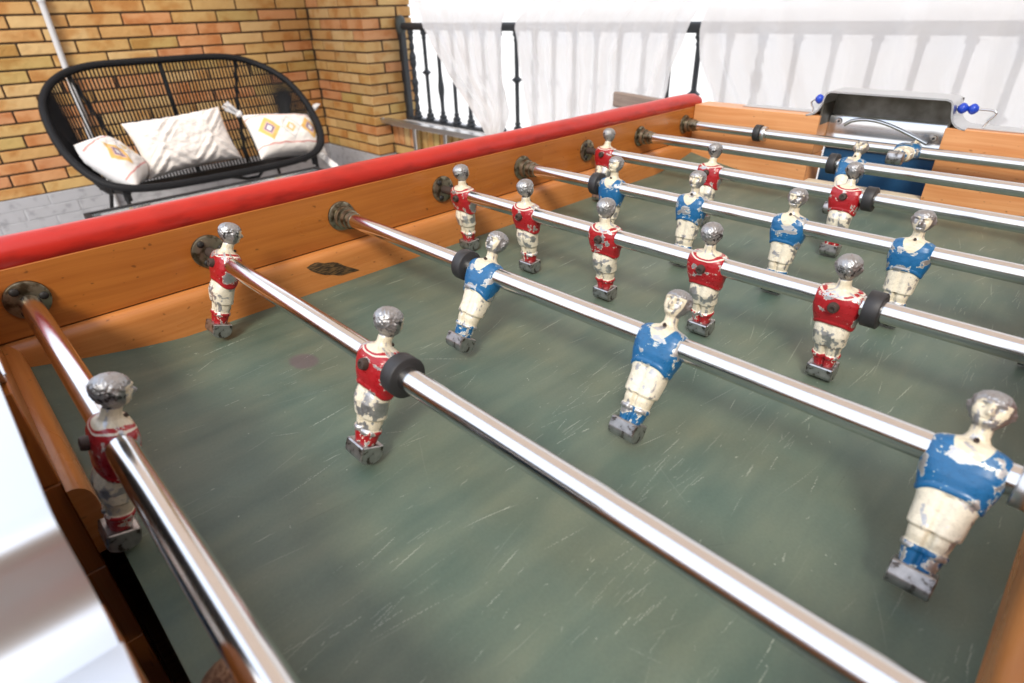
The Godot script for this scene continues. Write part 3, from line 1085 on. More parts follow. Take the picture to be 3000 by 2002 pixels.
# ---------------------------------------------------------------- figures
const BODY := [
	[0.0385, 0.0004, 0.0005, 0.0, 2.0], [0.0381, 0.0026, 0.0030, 0.0, 2.0], [0.0370, 0.0052, 0.0060, 0.0, 2.0], [0.0350, 0.0074, 0.0085, 0.0, 2.0],
	[0.0320, 0.0090, 0.0102, 0.0, 2.0], [0.0285, 0.0095, 0.0107, 0.0002, 2.0], [0.0255, 0.0092, 0.0104, 0.0006, 2.0], [0.0225, 0.0082, 0.0096, 0.0012, 2.0],
	[0.0200, 0.0070, 0.0084, 0.0018, 2.0], [0.0182, 0.0058, 0.0070, 0.0022, 2.0], [0.0170, 0.0050, 0.0058, 0.0016, 2.0], [0.0160, 0.0047, 0.0051, 0.0004, 2.0],
	[0.0135, 0.0048, 0.0052, -0.0002, 2.0], [0.0118, 0.0062, 0.0058, -0.0004, 2.0], [0.0107, 0.0095, 0.0068, -0.0004, 2.1], [0.0099, 0.0130, 0.0080, -0.0002, 2.3],
	[0.0085, 0.0158, 0.0093, 0.0, 2.5], [0.0060, 0.0177, 0.0107, 0.0, 2.8], [0.0020, 0.0185, 0.0117, 0.0, 3.0], [-0.0040, 0.0184, 0.0119, 0.0, 3.0],
	[-0.0100, 0.0174, 0.0114, 0.0, 2.9], [-0.0142, 0.0156, 0.0106, 0.0, 2.7], [-0.0150, 0.0152, 0.0105, 0.0, 2.6], [-0.0156, 0.0155, 0.0108, 0.0, 2.6], [-0.0178, 0.0149, 0.0104, 0.0, 2.6],
	[-0.0183, 0.0136, 0.0095, 0.0, 2.5], [-0.0215, 0.0134, 0.0100, -0.0006, 2.5], [-0.0280, 0.0130, 0.0106, -0.0014, 2.5], [-0.0340, 0.0126, 0.0100, -0.0008, 2.5],
	[-0.0388, 0.0123, 0.0094, 0.0, 2.5], [-0.0396, 0.0120, 0.0091, 0.0, 2.5], [-0.0400, 0.0106, 0.0079, 0.0, 2.4], [-0.0440, 0.0102, 0.0078, 0.0004, 2.4],
	[-0.0482, 0.0096, 0.0071, 0.0, 2.4], [-0.0487, 0.0106, 0.0080, 0.0, 2.4], [-0.0500, 0.0110, 0.0083, 0.0, 2.4], [-0.0516, 0.0106, 0.0080, 0.0, 2.4], [-0.0521, 0.0096, 0.0071, 0.0, 2.4],
	[-0.0570, 0.0088, 0.0066, 0.0, 2.4], [-0.0620, 0.0075, 0.0058, 0.0, 2.4], [-0.0650, 0.0070, 0.0055, 0.0, 2.4]]

func gauss(x: float, w: float) -> float:
	return exp(-x * x / (w * w))

func figure_mesh() -> ArrayMesh:
	var rows := []
	var NR := 168
	var NC := 92
	var hn := fnoise(7, 500.0, 2)
	for r in NR + 1:
		var y := lerpf(0.0385, -0.0650, float(r) / NR)
		var k := 0
		var y0 := y
		y = body_row(y)
		while k < BODY.size() - 2 and y < BODY[k + 1][0]: k += 1
		var f: float = clampf((BODY[k][0] - y) / (BODY[k][0] - BODY[k + 1][0]), 0.0, 1.0)
		var a: float = lerpf(BODY[k][1], BODY[k + 1][1], f)
		var bz: float = lerpf(BODY[k][2], BODY[k + 1][2], f)
		var cz: float = lerpf(BODY[k][3], BODY[k + 1][3], f)
		var ex: float = lerpf(BODY[k][4], BODY[k + 1][4], f)
		if y > 0.032:      # round crown
			var q := (y - 0.0275) / 0.011
			var s := sqrt(maxf(1.0 - q * q, 0.0))
			a = 0.0097 * s + 0.0003; bz = 0.0109 * s + 0.0003
		if y > 0.0165:
			a *= 0.93; bz *= 0.95
		var groove := 0.0
		if y < -0.019: groove = 0.16
		if y < -0.0396: groove = 0.48
		if y < -0.0485 and y > -0.0518: groove = 0.34
		var line := PackedVector3Array()
		for c in NC + 1:
			var al := -PI + TAU * c / NC           # 0 = front (+z), +PI/2 = +x
			var sx := sin(al)
			var cx := cos(al)
			var x := a * signf(sx) * pow(absf(sx), 2.0 / ex)
			var z := bz * signf(cx) * pow(absf(cx), 2.0 / ex)
			z *= 1.0 - groove * gauss(x, 0.15 * a)
			var rr := 1.0
			if y > 0.0155:
				var dsp := 0.0
				var yy := y
				dsp += 0.0029 * gauss(al, 0.15) * smoothstep(0.0300, 0.0246, yy) * smoothstep(0.0226, 0.0240, yy)
				dsp += 0.0011 * gauss(yy - 0.0304, 0.0010) * gauss(al, 0.75)
				dsp -= 0.0021 * gauss(yy - 0.0283, 0.0014) * (gauss(al - 0.40, 0.2) + gauss(al + 0.40, 0.2))
				dsp += 0.0005 * gauss(yy - 0.0280, 0.0007) * (gauss(al - 0.40, 0.12) + gauss(al + 0.40, 0.12))
				dsp -= 0.0014 * gauss(yy - 0.0208, 0.0006) * gauss(al, 0.36)
				dsp += 0.0005 * (gauss(yy - 0.0218, 0.0007) + gauss(yy - 0.0199, 0.0007)) * gauss(al, 0.3)
				dsp += 0.0008 * gauss(yy - 0.0182, 0.0012) * gauss(al, 0.35)
				dsp += 0.0004 * gauss(yy - 0.0235, 0.002) * (gauss(al - 0.75, 0.25) + gauss(al + 0.75, 0.25))
				dsp += 0.0019 * gauss(yy - 0.0268, 0.0030) * (gauss(al - 1.55, 0.17) + gauss(al + 1.55, 0.17))
				dsp -= 0.0008 * gauss(yy - 0.0266, 0.0016) * (gauss(al - 1.50, 0.07) + gauss(al + 1.50, 0.07))
				var hairline := 0.0318 if absf(al) < 0.9 else (0.0285 if absf(al) < 1.5 else 0.0195)
				if yy > hairline and yy < 0.0375:
					dsp += 0.0003 * smoothstep(hairline, hairline + 0.0016, yy) + 0.0007 * hn.get_noise_3d(x * 1.0, yy, z)
				var l := sqrt(x * x + z * z) + 1e-6
				rr = 1.0 + dsp / l
			# seam between the two cast halves
			if y < 0.0112 and y > -0.003: rr *= 1.0 - 0.16 * gauss(absf(al) - PI / 2, 0.055)
			var dip := 0.0052 * pow(absf(sx), 3.0) * gauss(y + 0.0168, 0.0062)
			line.append(Vector3(x * rr, y0 - dip, z * rr + cz))
		rows.append(line)
	var b := MB.new()
	b.grid(rows, true)
	return b.mesh()

# the head is a little smaller and the neck longer than the raw profile
func body_row(y: float) -> float:
	if y > 0.0187: return 0.0385 - (0.0385 - y) / 0.9
	if y > 0.0116: return lerpf(0.0116, 0.0165, (y - 0.0116) / 0.0071)
	return y

func foot_mesh() -> ArrayMesh:
	var pr := []
	pr.append(Vector2(-0.0080, -0.0598)); pr.append(Vector2(0.0080, -0.0598)); pr.append(Vector2(0.0089, -0.0606)); pr.append(Vector2(0.0091, -0.0672))
	for i in 11:
		var a := -0.12 - (PI - 0.24) * i / 10.0
		pr.append(Vector2(cos(a) * 0.0091, -0.0672 + sin(a) * 0.0066))
	pr.append(Vector2(-0.0091, -0.0672)); pr.append(Vector2(-0.0089, -0.0606))
	var b := MB.new()
	var rows := []
	var cen := Vector2(0, -0.0668)
	for x in [[-0.0103, 0.0], [-0.0103, 0.90], [-0.0096, 1.0], [0.0096, 1.0], [0.0103, 0.90], [0.0103, 0.0]]:
		var line := []
		for p in pr + [pr[0]]:
			var q: Vector2 = cen + (p - cen) * x[1]
			line.append(Vector3(x[0], q.y, q.x))
		rows.append(line)
	for r in rows.size() - 1:
		for c in pr.size():
			var A: Vector3 = rows[r][c]
			var B: Vector3 = rows[r][c + 1]
			var C: Vector3 = rows[r + 1][c + 1]
			var D: Vector3 = rows[r + 1][c]
			var mid := (A + B + C + D) * 0.25
			var nn := (C - A).cross(D - B).normalized()
			if nn.dot(mid - Vector3(0, cen.y, 0)) < 0.0: nn = -nn
			b.quad(A, B, C, D, nn)
	return b.mesh()

# paint of one figure: worn enamel over grey cast metal. team 0 red, 1 blue
func figure_material(team: int, s: int) -> StandardMaterial3D:
	var w := 224
	var h := 448
	var n1 := fnoise(s * 13 + 1, 80.0, 2)
	var n2 := fnoise(s * 13 + 2, 250.0, 3)
	var n3 := fnoise(s * 13 + 3, 900.0, 2)
	var alb := PackedByteArray()
	var orm := PackedByteArray()
	alb.resize(w * h * 3)
	orm.resize(w * h * 3)
	var r2 := RandomNumberGenerator.new()
	r2.seed = s * 31 + 7
	var wear_j := r2.randf_range(-0.05, 0.09)
	var wear_s := r2.randf_range(-0.10, 0.12)
	var wear_k := r2.randf_range(-0.10, 0.12)
	var wear_f := r2.randf_range(-0.15, 0.2)
	var back := r2.randf_range(0.05, 0.42)
	var shirt := Color(0.31, 0.010, 0.014) if team == 0 else Color(0.009, 0.098, 0.235)
	var cream := Color(0.66, 0.60, 0.47)
	var skin := Color(0.60, 0.53, 0.39)
	var bare := Color(0.45, 0.445, 0.445)
	var black := Color(0.018, 0.016, 0.016)
	var trim := Color(0.62, 0.56, 0.46)
	var k := 0
	for j in h:
		var y := body_row(lerpf(0.0385, -0.0650, (j + 0.5) / h))
		var bk := 0
		while bk < BODY.size() - 2 and y < BODY[bk + 1][0]: bk += 1
		var wide: float = lerpf(BODY[bk][1], BODY[bk + 1][1], clampf((BODY[bk][0] - y) / (BODY[bk][0] - BODY[bk + 1][0]), 0.0, 1.0))
		for i in w:
			var al := -PI + TAU * (i + 0.5) / w
			var px := sin(al) * 0.014
			var pz := cos(al) * 0.0105
			var a := n1.get_noise_3d(px, y, pz)
			var b := n2.get_noise_3d(px, y, pz)
			var g := n3.get_noise_3d(px, y, pz)
			var chip := a * 0.66 + b * 0.34 + g * 0.12 - 0.03      # about -0.6 .. 0.6
			var aa := absf(al)
			var side := gauss(aa - PI / 2, 0.38)
			var c := bare
			var paint := 0.0
			var front := aa < 1.15
			if y > 0.0165:
				var face := aa < 1.05 and y < 0.0315
				if face:
					if chip < 0.02 + wear_f:
						c = skin; paint = 1.0
				elif team == 0 and chip > 0.13 and y < 0.030:
					c = black; paint = 0.6
			else:
				var neck := 0.0102
				if team == 1:
					neck = 0.0108 - 0.0120 * clampf(1.0 - wide * sin(minf(aa, PI / 2)) / 0.0088, 0.0, 1.0) if front else 0.0104
				else:
					neck = 0.0104 - 0.0026 * gauss(aa - PI if not front else aa, 0.6)
				if y > neck:
					if chip < 0.24: c = skin; paint = 1.0
				elif y > -0.0181:
					var lim := 0.23 - wear_j - 0.20 * side * (0.5 + 0.5 * smoothstep(-0.01, 0.006, y)) - (0.10 if team == 1 and front else 0.0) * gauss(y - 0.001, 0.006)
					if chip < lim: c = shirt; paint = 1.0
					elif chip < lim + 0.045: c = trim; paint = 1.0
					if team == 0 and y > neck - 0.0022 and y < neck - 0.0012 and chip < 0.2: c = trim; paint = 1.0
				elif y > -0.0398:
					var lim2 := 0.22 - wear_s
					if not front: lim2 -= back * gauss(y + 0.0315, 0.006) * (1.0 - gauss(PI - aa, 0.10))
					if chip < lim2: c = cream; paint = 1.0
				elif y > -0.0485:
					if chip < 0.20 - wear_s: c = skin.lerp(cream, 0.5); paint = 1.0
				else:
					var lim3 := 0.17 - wear_k
					if y > -0.0518: lim3 -= 0.20
					if chip < lim3: c = shirt; paint = 1.0
					elif chip < lim3 + 0.10: c = trim; paint = 1.0
					if team == 0 and y < -0.0605 and chip > -0.05: c = black; paint = 0.5
			var gr := 1.0 + 0.16 * b + 0.14 * g
			if y > 0.0165 and paint == 0.0: gr *= 0.78   # bare heads are more oxidised
			alb[k] = lin8(c.r * gr); alb[k + 1] = lin8(c.g * gr); alb[k + 2] = lin8(c.b * gr)
			orm[k] = 255
			orm[k + 1] = int(255.0 * clampf(lerpf(0.46, 0.34, paint) + 0.14 * b, 0.1, 1.0))
			orm[k + 2] = int(255.0 * lerpf(0.88, 0.0, smoothstep(0.2, 0.6, paint)))
			k += 3
	var m := StandardMaterial3D.new()
	m.albedo_texture = image_tex(alb, w, h)
	var ot := image_tex(orm, w, h)
	m.roughness_texture = ot
	m.roughness_texture_channel = BaseMaterial3D.TEXTURE_CHANNEL_GREEN
	m.metallic = 1.0
	m.metallic_texture = ot
	m.metallic_texture_channel = BaseMaterial3D.TEXTURE_CHANNEL_BLUE
	return m

func build_rods() -> void:
	var body := figure_mesh()
	var foot := foot_mesh()
	var mats := [[], []]
	for i in 6:
		mats[0].append(figure_material(0, i + 1))
		mats[1].append(figure_material(1, i + 21))
	var bolt := MB.new()
	bolt.lathe([Vector2(0.0, 0.0145), Vector2(0.0017, 0.0145), Vector2(0.0020, 0.0160), Vector2(0.0036, 0.0157), Vector2(0.0042, 0.0140), Vector2(0.0043, 0.0105)], Vector3(0, -0.0012, 0), Vector3.FORWARD, 12)
	bolt.lathe([Vector2(0.0004, 0.0066), Vector2(0.0007, 0.0084), Vector2(0.0013, 0.0086), Vector2(0.0013, 0.0050)], Vector3(0, 0.0084, 0.0), Vector3(0, 0.45, 1).normalized(), 12)
	var bolt_mesh := bolt.mesh()
	var ring := MB.new()
	ring.lathe([Vector2(0.0081, 0.0056), Vector2(0.0135, 0.0056), Vector2(0.0141, 0.0050), Vector2(0.0141, -0.0050), Vector2(0.0135, -0.0056), Vector2(0.0081, -0.0056)], Vector3.ZERO, Vector3.RIGHT, 30)
	var ring_mesh := ring.mesh()
	var col := MB.new()
	col.lathe([Vector2(0.0081, 0.004), Vector2(0.0118, 0.004), Vector2(0.0124, 0.0034), Vector2(0.0124, -0.0034), Vector2(0.0118, -0.004), Vector2(0.0081, -0.004)], Vector3.ZERO, Vector3.RIGHT, 24)
	var collar_mesh := col.mesh()
	var grip := MB.new()
	grip.lathe([Vector2(0.0, 0.11), Vector2(0.012, 0.11), Vector2(0.0155, 0.104), Vector2(0.017, 0.08), Vector2(0.0145, 0.05), Vector2(0.0165, 0.015), Vector2(0.0155, 0.004), Vector2(0.013, 0.0), Vector2(0.008, 0.0)], Vector3.ZERO, Vector3.RIGHT, 18)
	var grip_mesh := grip.mesh()
	# [team, tilt in degrees, figure places, bumper places, tube start, label]
	var spec := [
		[0, -15.0, [0.262], [], 0.014, "steel rod carrying a single red goalkeeper with dark worn legs"],
		[0, -21.0, [0.044, 0.306], [0.3315], 0.030, "steel rod carrying two red-shirted figures and one black rubber ring"],
		[1, -32.0, [0.248, 0.430, 0.608], [0.2215], 0.0, "steel rod carrying three blue-shirted figures leaning well back"],
		[0, 4.0, [0.043, 0.154, 0.267, 0.382, 0.495], [0.5195], 0.055, "steel rod carrying a row of five upright red-shirted figures"],
		[1, -10.0, [0.164, 0.279, 0.393, 0.506, 0.620], [0.1395], 0.0, "steel rod carrying a row of five blue-shirted figures"],
		[0, -9.0, [0.040, 0.220, 0.398], [0.4235], 0.052, "steel rod carrying three red-shirted figures"],
		[1, -39.0, [0.354, 0.616], [0.3285], 0.0, "steel rod with a blue-shirted figure before the open goal, black ring at its shoulder"],
		[1, -91.0, [0.384], [0.148], 0.0, "steel rod with one blue goalkeeper kicked up level in the goal mouth"]]
	var vi := [0, 0]
	for i in 8:
		var sp: Array = spec[i]
		var team: int = sp[0]
		var o := thing("player_rod", sp[5], "player rod", Vector3(0, 0, -0.15 * i), "player rods of the football table")
		o.rotation.x = deg_to_rad(sp[1])
		var t := MB.new()
		var x0: float = sp[4] if team == 0 else -0.09
		var x1 := 0.80 if team == 0 else W + 0.02
		t.tube([Vector3(x0, 0, 0), Vector3(x1, 0, 0)], 0.0081, 28)
		obj(t, "tube", M.steel, o)
		if team == 0:
			var pin := MB.new()
			pin.tube([Vector3(0.002, 0, 0), Vector3(x0 + 0.02, 0, 0)], 0.0050, 16)
			obj(pin, "inner_pin", M.rust, o)
			put(grip_mesh, "handle", M.rubber, o, Vector3(x1 - 0.005, 0, 0))
		for x in sp[2]:
			var pm: Material = mats[team][vi[team] % 6]
			vi[team] += 1
			var fg := put(body, "player_figure", pm, o, Vector3(x, 0, 0))
			if team == 0: fg.rotation.y = PI
			put(foot, "foot_block", M.cast, fg)
			put(bolt_mesh, "bolt", M.rust, fg)
		for x in sp[3]:
			put(ring_mesh, "rubber_ring", M.rubber, o, Vector3(x, 0, 0))
		if i == 7:
			put(collar_mesh, "steel_collar", M.cream_metal if M.has("cream_metal") else M.alu, o, Vector3(0.1585, 0, 0))
		if i == 2:
			put(collar_mesh, "steel_collar", M.alu, o, Vector3(0.6325, 0, 0))
			put(ring_mesh, "rubber_ring", M.rubber, o, Vector3(0.643, 0, 0))

# ---------------------------------------------------------------- sofa
func build_sofa() -> void:
	var zc := -1.05
	var o := thing("rope_sofa", "black rope two-seat sofa with rounded open-weave back by the brick wall", "sofa", Vector3.ZERO)
	# half rim: [u, x, y], from the middle of the back to the middle of the seat front
	var half := [[0.0, -3.12, 0.005], [0.15, -3.12, 0.005], [0.30, -3.118, 0.002], [0.41, -3.105, -0.015], [0.49, -3.07, -0.045], [0.55, -3.01, -0.085], [0.595, -2.93, -0.14], [0.615, -2.83, -0.215], [0.615, -2.73, -0.30], [0.59, -2.63, -0.375], [0.54, -2.55, -0.435], [0.46, -2.50, -0.468], [0.34, -2.475, -0.482], [0.18, -2.468, -0.487], [0.0, -2.467, -0.488]]
	var cu := Curve3D.new()
	var raw := []
	for h in half: raw.append(Vector3(h[1], h[2], zc + h[0]))
	for i in range(half.size() - 2, 0, -1): raw.append(Vector3(half[i][1], half[i][2], zc - half[i][0]))
	var k := raw.size()
	var rim := []
	for i in k:
		var p0: Vector3 = raw[(i + k - 1) % k]
		var p1: Vector3 = raw[i]
		var p2: Vector3 = raw[(i + 1) % k]
		var p3: Vector3 = raw[(i + 2) % k]
		for s in 5:
			rim.append(p1.cubic_interpolate(p2, p0, p3, s / 5.0))
	var rt := MB.new()
	rt.tube(rim, 0.0175, 12, true)
	obj(rt, "rim", M.rope, o)
	# back bar of the seat
	var bar := []
	for i in 21:
		var u := lerpf(0.47, -0.47, i / 20.0)
		bar.append(Vector3(-2.98 + 0.25 * pow(absf(u) / 0.47, 3.0) * 0.5, -0.565 + 0.03 * pow(absf(u) / 0.47, 4.0), zc + u))
	var bt := MB.new()
	bt.tube(bar, 0.012, 8)
	obj(bt, "seat_back_bar", M.black_metal, o)
	# ropes: from the rim (back and arms) to the bar, then forward over the seat
	var rp := MB.new()
	var N := rim.size()
	var back_pts := []
	# param: walk the rim from the left front corner over the back to the right front corner
	var seq := []
	for h in 15: pass
	var hl := 52
	var left := []
	for i in range(hl, -1, -1): left.append(rim[i])
	var right := []
	for i in range(1, hl + 1): right.append(rim[N - i])
	seq = left + right
	var L := [0.0]
	for i in range(1, seq.size()): L.append(L[i - 1] + (seq[i] - seq[i - 1]).length())
	var total: float = L[L.size() - 1]
	var cnt := 140
	var idx := 0
	for q in cnt:
		var s := total * (q + 0.5) / cnt
		while idx < L.size() - 2 and L[idx + 1] < s: idx += 1
		var f: float = (s - L[idx]) / maxf(L[idx + 1] - L[idx], 1e-5)
		var a: Vector3 = seq[idx].lerp(seq[idx + 1], f)
		var u := clampf((a.z - zc) / 0.615, -1.0, 1.0)
		var arm := smoothstep(-3.08, -2.75, a.x)
		var tu := lerpf(u * 0.60, signf(u) * (0.40 + 0.07 * arm), clampf(arm * 1.6, 0.0, 1.0))
		var tgt := Vector3(-2.98 + 0.25 * pow(absf(tu) / 0.47, 3.0) * 0.5, -0.562 + 0.03 * pow(absf(tu) / 0.47, 4.0), zc + tu)
		var m := a.lerp(tgt, 0.55) + Vector3(-0.03 * (1.0 - arm), -0.035 * arm, 0.0)
		rp.tube([a, a.lerp(m, 0.5) + Vector3(-0.008, 0, 0), m, m.lerp(tgt, 0.5) + Vector3(-0.006, -0.004, 0), tgt], 0.0047, 6, false, false)
	var ro := obj(rp, "back_ropes", M.rope, o)
	ro.set_meta("kind", "stuff")
	var sp := MB.new()
	for q in 110:
		var u := lerpf(0.50, -0.50, q / 109.0)
		var fr := Vector3(-2.468 - 0.055 * pow(absf(u) / 0.5, 3.0), -0.486 + 0.03 * pow(absf(u) / 0.5, 3.0), zc + u)
		var rr := Vector3(-2.98 + 0.125 * pow(absf(u) / 0.5, 3.0), -0.562 + 0.03 * pow(absf(u) / 0.5, 4.0), zc + u * 0.94)
		var m := fr.lerp(rr, 0.5) + Vector3(0, -0.025, 0)
		sp.tube([fr, m, rr], 0.0046, 6, false, false)
	var so := obj(sp, "seat_ropes", M.rope, o)
	so.set_meta("kind", "stuff")
	# metal stays in the back
	for u in [0.0, -0.40, 0.42]:
		var st := MB.new()
		st.tube([Vector3(-3.125, -0.005 if u == 0.0 else -0.03, zc + u), Vector3(-3.10, -0.25, zc + u * 0.86), Vector3(-3.03, -0.48, zc + u * 0.74), Vector3(-2.985, -0.565, zc + u * 0.7)], 0.0095, 8)
		obj(st, "back_stay", M.black_metal, o)
	# legs
	for s in [-1.0, 1.0]:
		var fu: float = zc + s * 0.47
		var lf := MB.new()
		lf.tube([Vector3(-2.52, -0.478, fu), Vector3(-2.47, FLOOR + 0.006, fu + s * 0.03)], 0.0095, 8)
		obj(lf, "leg", M.black_metal, o)
		var lr := MB.new()
		lr.tube([Vector3(-2.97, -0.55, fu - s * 0.03), Vector3(-3.06, FLOOR + 0.006, fu + s * 0.03)], 0.0095, 8)
		obj(lr, "leg", M.black_metal, o)
		var br := MB.new()
		br.tube([Vector3(-2.52, -0.485, fu - s * 0.02), Vector3(-2.60, -0.52, fu - s * 0.02), Vector3(-2.97, -0.56, fu - s * 0.03)], 0.009, 8)
		obj(br, "side_bar", M.black_metal, o)
		var gs := MB.new()
		gs.box(Vector3(-2.518, -0.505, fu), Vector3(0.02, 0.05, 0.03), 0.003)
		obj(gs, "leg_bracket", M.black_metal, o)
	var ug := MB.new()
	ug.tube([Vector3(-2.50, -0.50, zc + 0.02), Vector3(-2.56, -0.545, zc - 0.10), Vector3(-2.56, -0.545, zc - 0.16), Vector3(-2.50, -0.50, zc - 0.17)], 0.008, 8)
	obj(ug, "under_brace", M.black_metal, o)

	# ---- cushions
	cushion("ribbed cream cushion with raised diamond pattern leaning on the sofa back", 0.47, 0.275, 0.075, M.rib_cloth, Transform3D(Basis.from_euler(Vector3(deg_to_rad(0), deg_to_rad(90), 0)) , Vector3(-2.74, -0.350, -0.952)), deg_to_rad(-24), deg_to_rad(3.0), true, [])
	cushion("white cushion with orange diamonds and tassels, lying by right sofa arm", 0.41, 0.265, 0.085, M.print_cloth, Transform3D(Basis.from_euler(Vector3(0, deg_to_rad(100), 0)), Vector3(-2.71, -0.395, -1.47)), deg_to_rad(-38), deg_to_rad(-9.0), false, [0, 1, 3])
	cushion("white cushion with orange embroidery slumped edge-on in the sofa corner", 0.30, 0.28, 0.085, M.print_cloth, Transform3D(Basis.from_euler(Vector3(0, deg_to_rad(158), 0)), Vector3(-2.68, -0.385, -0.61)), deg_to_rad(-42), deg_to_rad(-6.0), false, [])

# pillow: w, h, half thickness; base turn, then lean back and roll
func cushion(label: String, w: float, h: float, t: float, m: Material, at: Transform3D, lean: float, roll: float, ribs: bool, tassels: Array) -> void:
	var o := thing("cushion", label, "cushion", at.origin)
	o.basis = at.basis * Basis(Vector3.RIGHT, lean) * Basis(Vector3.BACK, roll)
	var nz := fnoise(int(w * 1000.0), 5.0, 3)
	for face in 2:
		var N := 96 if ribs and face == 0 else 48
		var rows := []
		for i in N + 1:
			var line := PackedVector3Array()
			for j in N + 1:
				var u := 2.0 * j / N - 1.0
				var v := 2.0 * i / N - 1.0
				var pin := 1.0 - 0.07 * (1.0 - pow(absf(v), 2.0)) * pow(absf(u), 4.0)
				var pin2 := 1.0 - 0.09 * (1.0 - pow(absf(u), 2.0)) * pow(absf(v), 4.0)
				var prof := pow(maxf(1.0 - pow(absf(u), 3.0), 0.0), 0.55) * pow(maxf(1.0 - pow(absf(v), 3.0), 0.0), 0.55)
				var z := t * prof
				var wr := 0.007 * nz.get_noise_2d(u * 0.6, v * 0.6 + face * 7.0) * prof
				z += wr
				if ribs and face == 0:
					var q := absf(u) * 1.5 + absf(v) * 1.0
					var q2 := absf(absf(u) - 1.0) * 1.5 + absf(v)
					var band := minf(q, q2)
					z += (0.009 * (0.5 + 0.5 * sin(band * 17.0)) * smoothstep(0.50, 0.62, band)) * smoothstep(0.0, 0.25, prof)
				line.append(Vector3(u * w * 0.5 * pin, -v * h * 0.5 * pin2, z if face == 0 else -z * 0.8))
			rows.append(line)
		var b := MB.new()
		b.grid(rows, false, Vector3.BACK if face == 0 else Vector3.FORWARD)
		obj(b, "front" if face == 0 else "back", m if (face == 0 or ribs) else M.tassel, o)
	for c in tassels:
		var sx := -1.0 if c in [0, 2] else 1.0
		var sy := 1.0 if c < 2 else -1.0
		var p := Vector3(sx * w * 0.49, sy * h * 0.49, 0)
		var dr := Vector3(sx * 0.7, sy * 0.5, 0.2)
		if c == 3:
			p = Vector3(w * 0.40, -h * 0.47, 0.0)
			dr = o.basis.inverse() * Vector3(1.7, -0.55, 0.0)
		dr = dr.normalized()
		var tb := MB.new()
		tb.lathe([Vector2(0.0, 0.0), Vector2(0.016, 0.005), Vector2(0.020, 0.018), Vector2(0.014, 0.028), Vector2(0.014, 0.032)], p, dr, 10)
		for q in 16:
			var a := TAU * q / 16.0
			var sd := Vector3(cos(a), sin(a), 0.3 * sin(a * 2.0)).cross(dr) * 0.013
			var e := p + (o.basis.inverse() * Vector3(0, -0.075, 0) if c == 3 else Vector3.ZERO) + dr * ((0.19 if c == 3 else 0.085) + 0.012 * sin(q * 3.7)) + sd * (1.8 + 0.4 * sin(q * 2.1))
			tb.tube([p + dr * 0.02 + sd * 0.8, (p + dr * (0.17 if c == 3 else 0.045) + sd * 1.3), e], 0.0048, 5)
		obj(tb, "tassel", M.tassel, o)

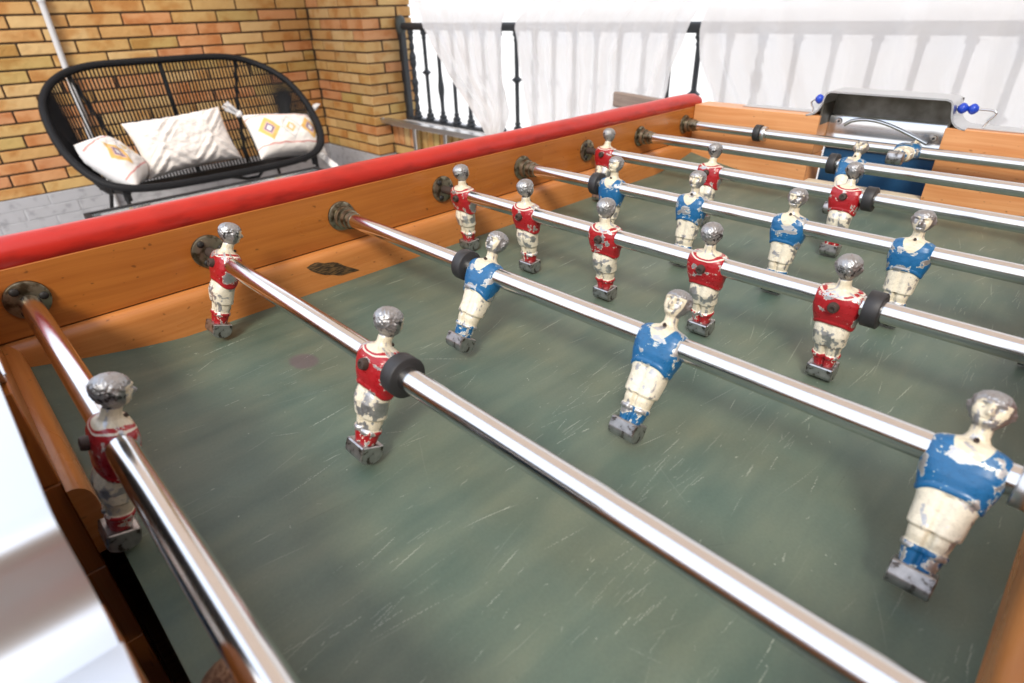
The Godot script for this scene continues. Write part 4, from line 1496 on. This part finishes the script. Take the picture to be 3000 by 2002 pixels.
# ---------------------------------------------------------------- other things
func build_small_things() -> void:
	# pipe on the wall
	var pp := thing("wall_pipe", "slim pale grey conduit pipe running down the brick wall", "pipe", Vector3(WALLX + 0.02, 0, -0.69))
	var t := MB.new()
	t.tube([Vector3(0, FLOOR, 0), Vector3(0, 0.58, 0)], 0.0155, 12)
	obj(t, "tube", M.pipe, pp)
	for y in [0.29]:
		var cl := MB.new()
		cl.lathe([Vector2(0.0155, -0.009), Vector2(0.019, -0.009), Vector2(0.019, 0.009), Vector2(0.0155, 0.009)], Vector3(0, y, 0), Vector3.UP, 12)
		obj(cl, "clip", M.pipe, pp)
	# low table in front of the sofa: black frame with a glass pane
	var ct := thing("coffee_table", "low black metal framed coffee table with glass top before the sofa", "coffee table", Vector3(0, 0, 0))
	var X0 := -2.085
	var X1 := -1.62
	var Z0 := -0.345
	var Z1 := -1.30
	var Y := -0.44
	for seg in [[Vector3(X0, Y, Z0), Vector3(X0, Y, Z1)], [Vector3(X1, Y, Z0), Vector3(X1, Y, Z1)]]:
		boxpart("frame_bar", M.black_metal, ct, Vector3(seg[0].x - 0.01, Y - 0.02, Z1 - 0.01), Vector3(seg[0].x + 0.01, Y, Z0 + 0.01), 0.002)
	for z in [Z0, Z1]:
		boxpart("frame_bar", M.black_metal, ct, Vector3(X0 + 0.0101, Y - 0.02, z - 0.01), Vector3(X1 - 0.0101, Y, z + 0.01), 0.002)
	for x in [X0, X1]:
		for z in [Z0, Z1]:
			boxpart("leg", M.black_metal, ct, Vector3(x - 0.0095, FLOOR, z - 0.0095), Vector3(x + 0.0095, Y - 0.0202, z + 0.0095), 0.002)
	boxpart("glass_top", M.glass, ct, Vector3(X0 + 0.011, Y - 0.012, Z1 + 0.011), Vector3(X1 - 0.011, Y - 0.005, Z0 - 0.011), 0.001)
	# aluminium ladder on its side along the parapet
	var ld := thing("aluminium_ladder", "aluminium ladder lying on its side against the brick parapet", "ladder", Vector3(-2.87, 0, -2.195))
	for y in [-0.415, -0.80]:
		var ch := MB.new()
		ch.prism(PackedVector2Array([Vector2(-0.028, -0.014), Vector2(0.028, -0.014), Vector2(0.028, 0.012), Vector2(0.025, 0.012), Vector2(0.025, -0.011), Vector2(-0.025, -0.011), Vector2(-0.025, 0.012), Vector2(-0.028, 0.012)]), Vector3(0.06, y, 0), Vector3.BACK, Vector3.DOWN if y > -0.5 else Vector3.UP, Vector3.RIGHT, 2.4)
		obj(ch, "rail", M.alu, ld)
	for i in 8:
		var rb := MB.new()
		rb.box(Vector3(0.385 + 0.30 * i, -0.607, 0), Vector3(0.032, 0.358, 0.03), 0.004)
		obj(rb, "rung", M.alu, ld)
	var hk := MB.new()
	hk.tube([Vector3(0.075, -0.405, 0.02), Vector3(0.03, -0.402, 0.02), Vector3(0.008, -0.410, 0.02), Vector3(0.0, -0.428, 0.02), Vector3(0.0, -0.45, 0.02)], 0.011, 8)
	obj(hk, "end_hook", M.alu, ld)
	# folding chair beyond the table
	var fc := thing("folding_chair", "weathered wooden folding chair whose back rises behind the table", "chair", Vector3(-0.29, FLOOR, -1.43))
	fc.rotation.y = -0.3
	boxpart("back_slat", M.grey_wood, fc, Vector3(-0.205, 0.772, -0.011), Vector3(0.205, 0.813, 0.011), 0.004)
	boxpart("back_slat", M.grey_wood, fc, Vector3(-0.185, 0.62, -0.011), Vector3(0.185, 0.675, 0.011), 0.004)
	for s in [-1.0, 1.0]:
		boxpart("back_post", M.railing, fc, Vector3(s * 0.165 - 0.008, 0.02, -0.034), Vector3(s * 0.165 + 0.008, 0.80, -0.012), 0.002)
		var lg := MB.new()
		lg.tube([Vector3(s * 0.14, 0.01, -0.42), Vector3(s * 0.14, 0.46, -0.03)], 0.010, 8)
		obj(lg, "leg", M.railing, fc)
		var l2 := MB.new()
		l2.tube([Vector3(s * 0.165, 0.0, -0.023), Vector3(s * 0.165, 0.03, -0.023)], 0.012, 8)
		obj(l2, "foot", M.rubber, fc)
	for i in 6:
		boxpart("seat_slat", M.grey_wood, fc, Vector3(-0.19, 0.45, -0.42 + 0.065 * i), Vector3(0.19, 0.468, -0.368 + 0.065 * i), 0.003)
	# cork ball near the goal
	var bl := MB.new()
	bl.ball(Vector3.ZERO, Vector3.ONE * 0.0172, 24)
	var bo := obj(bl, "cork_ball", M.cork, self, Vector3(0.414, FIELD + 0.0175, 0.006))
	tag(bo, "small brown cork ball on the green pitch by the goalkeeper rod", "ball")
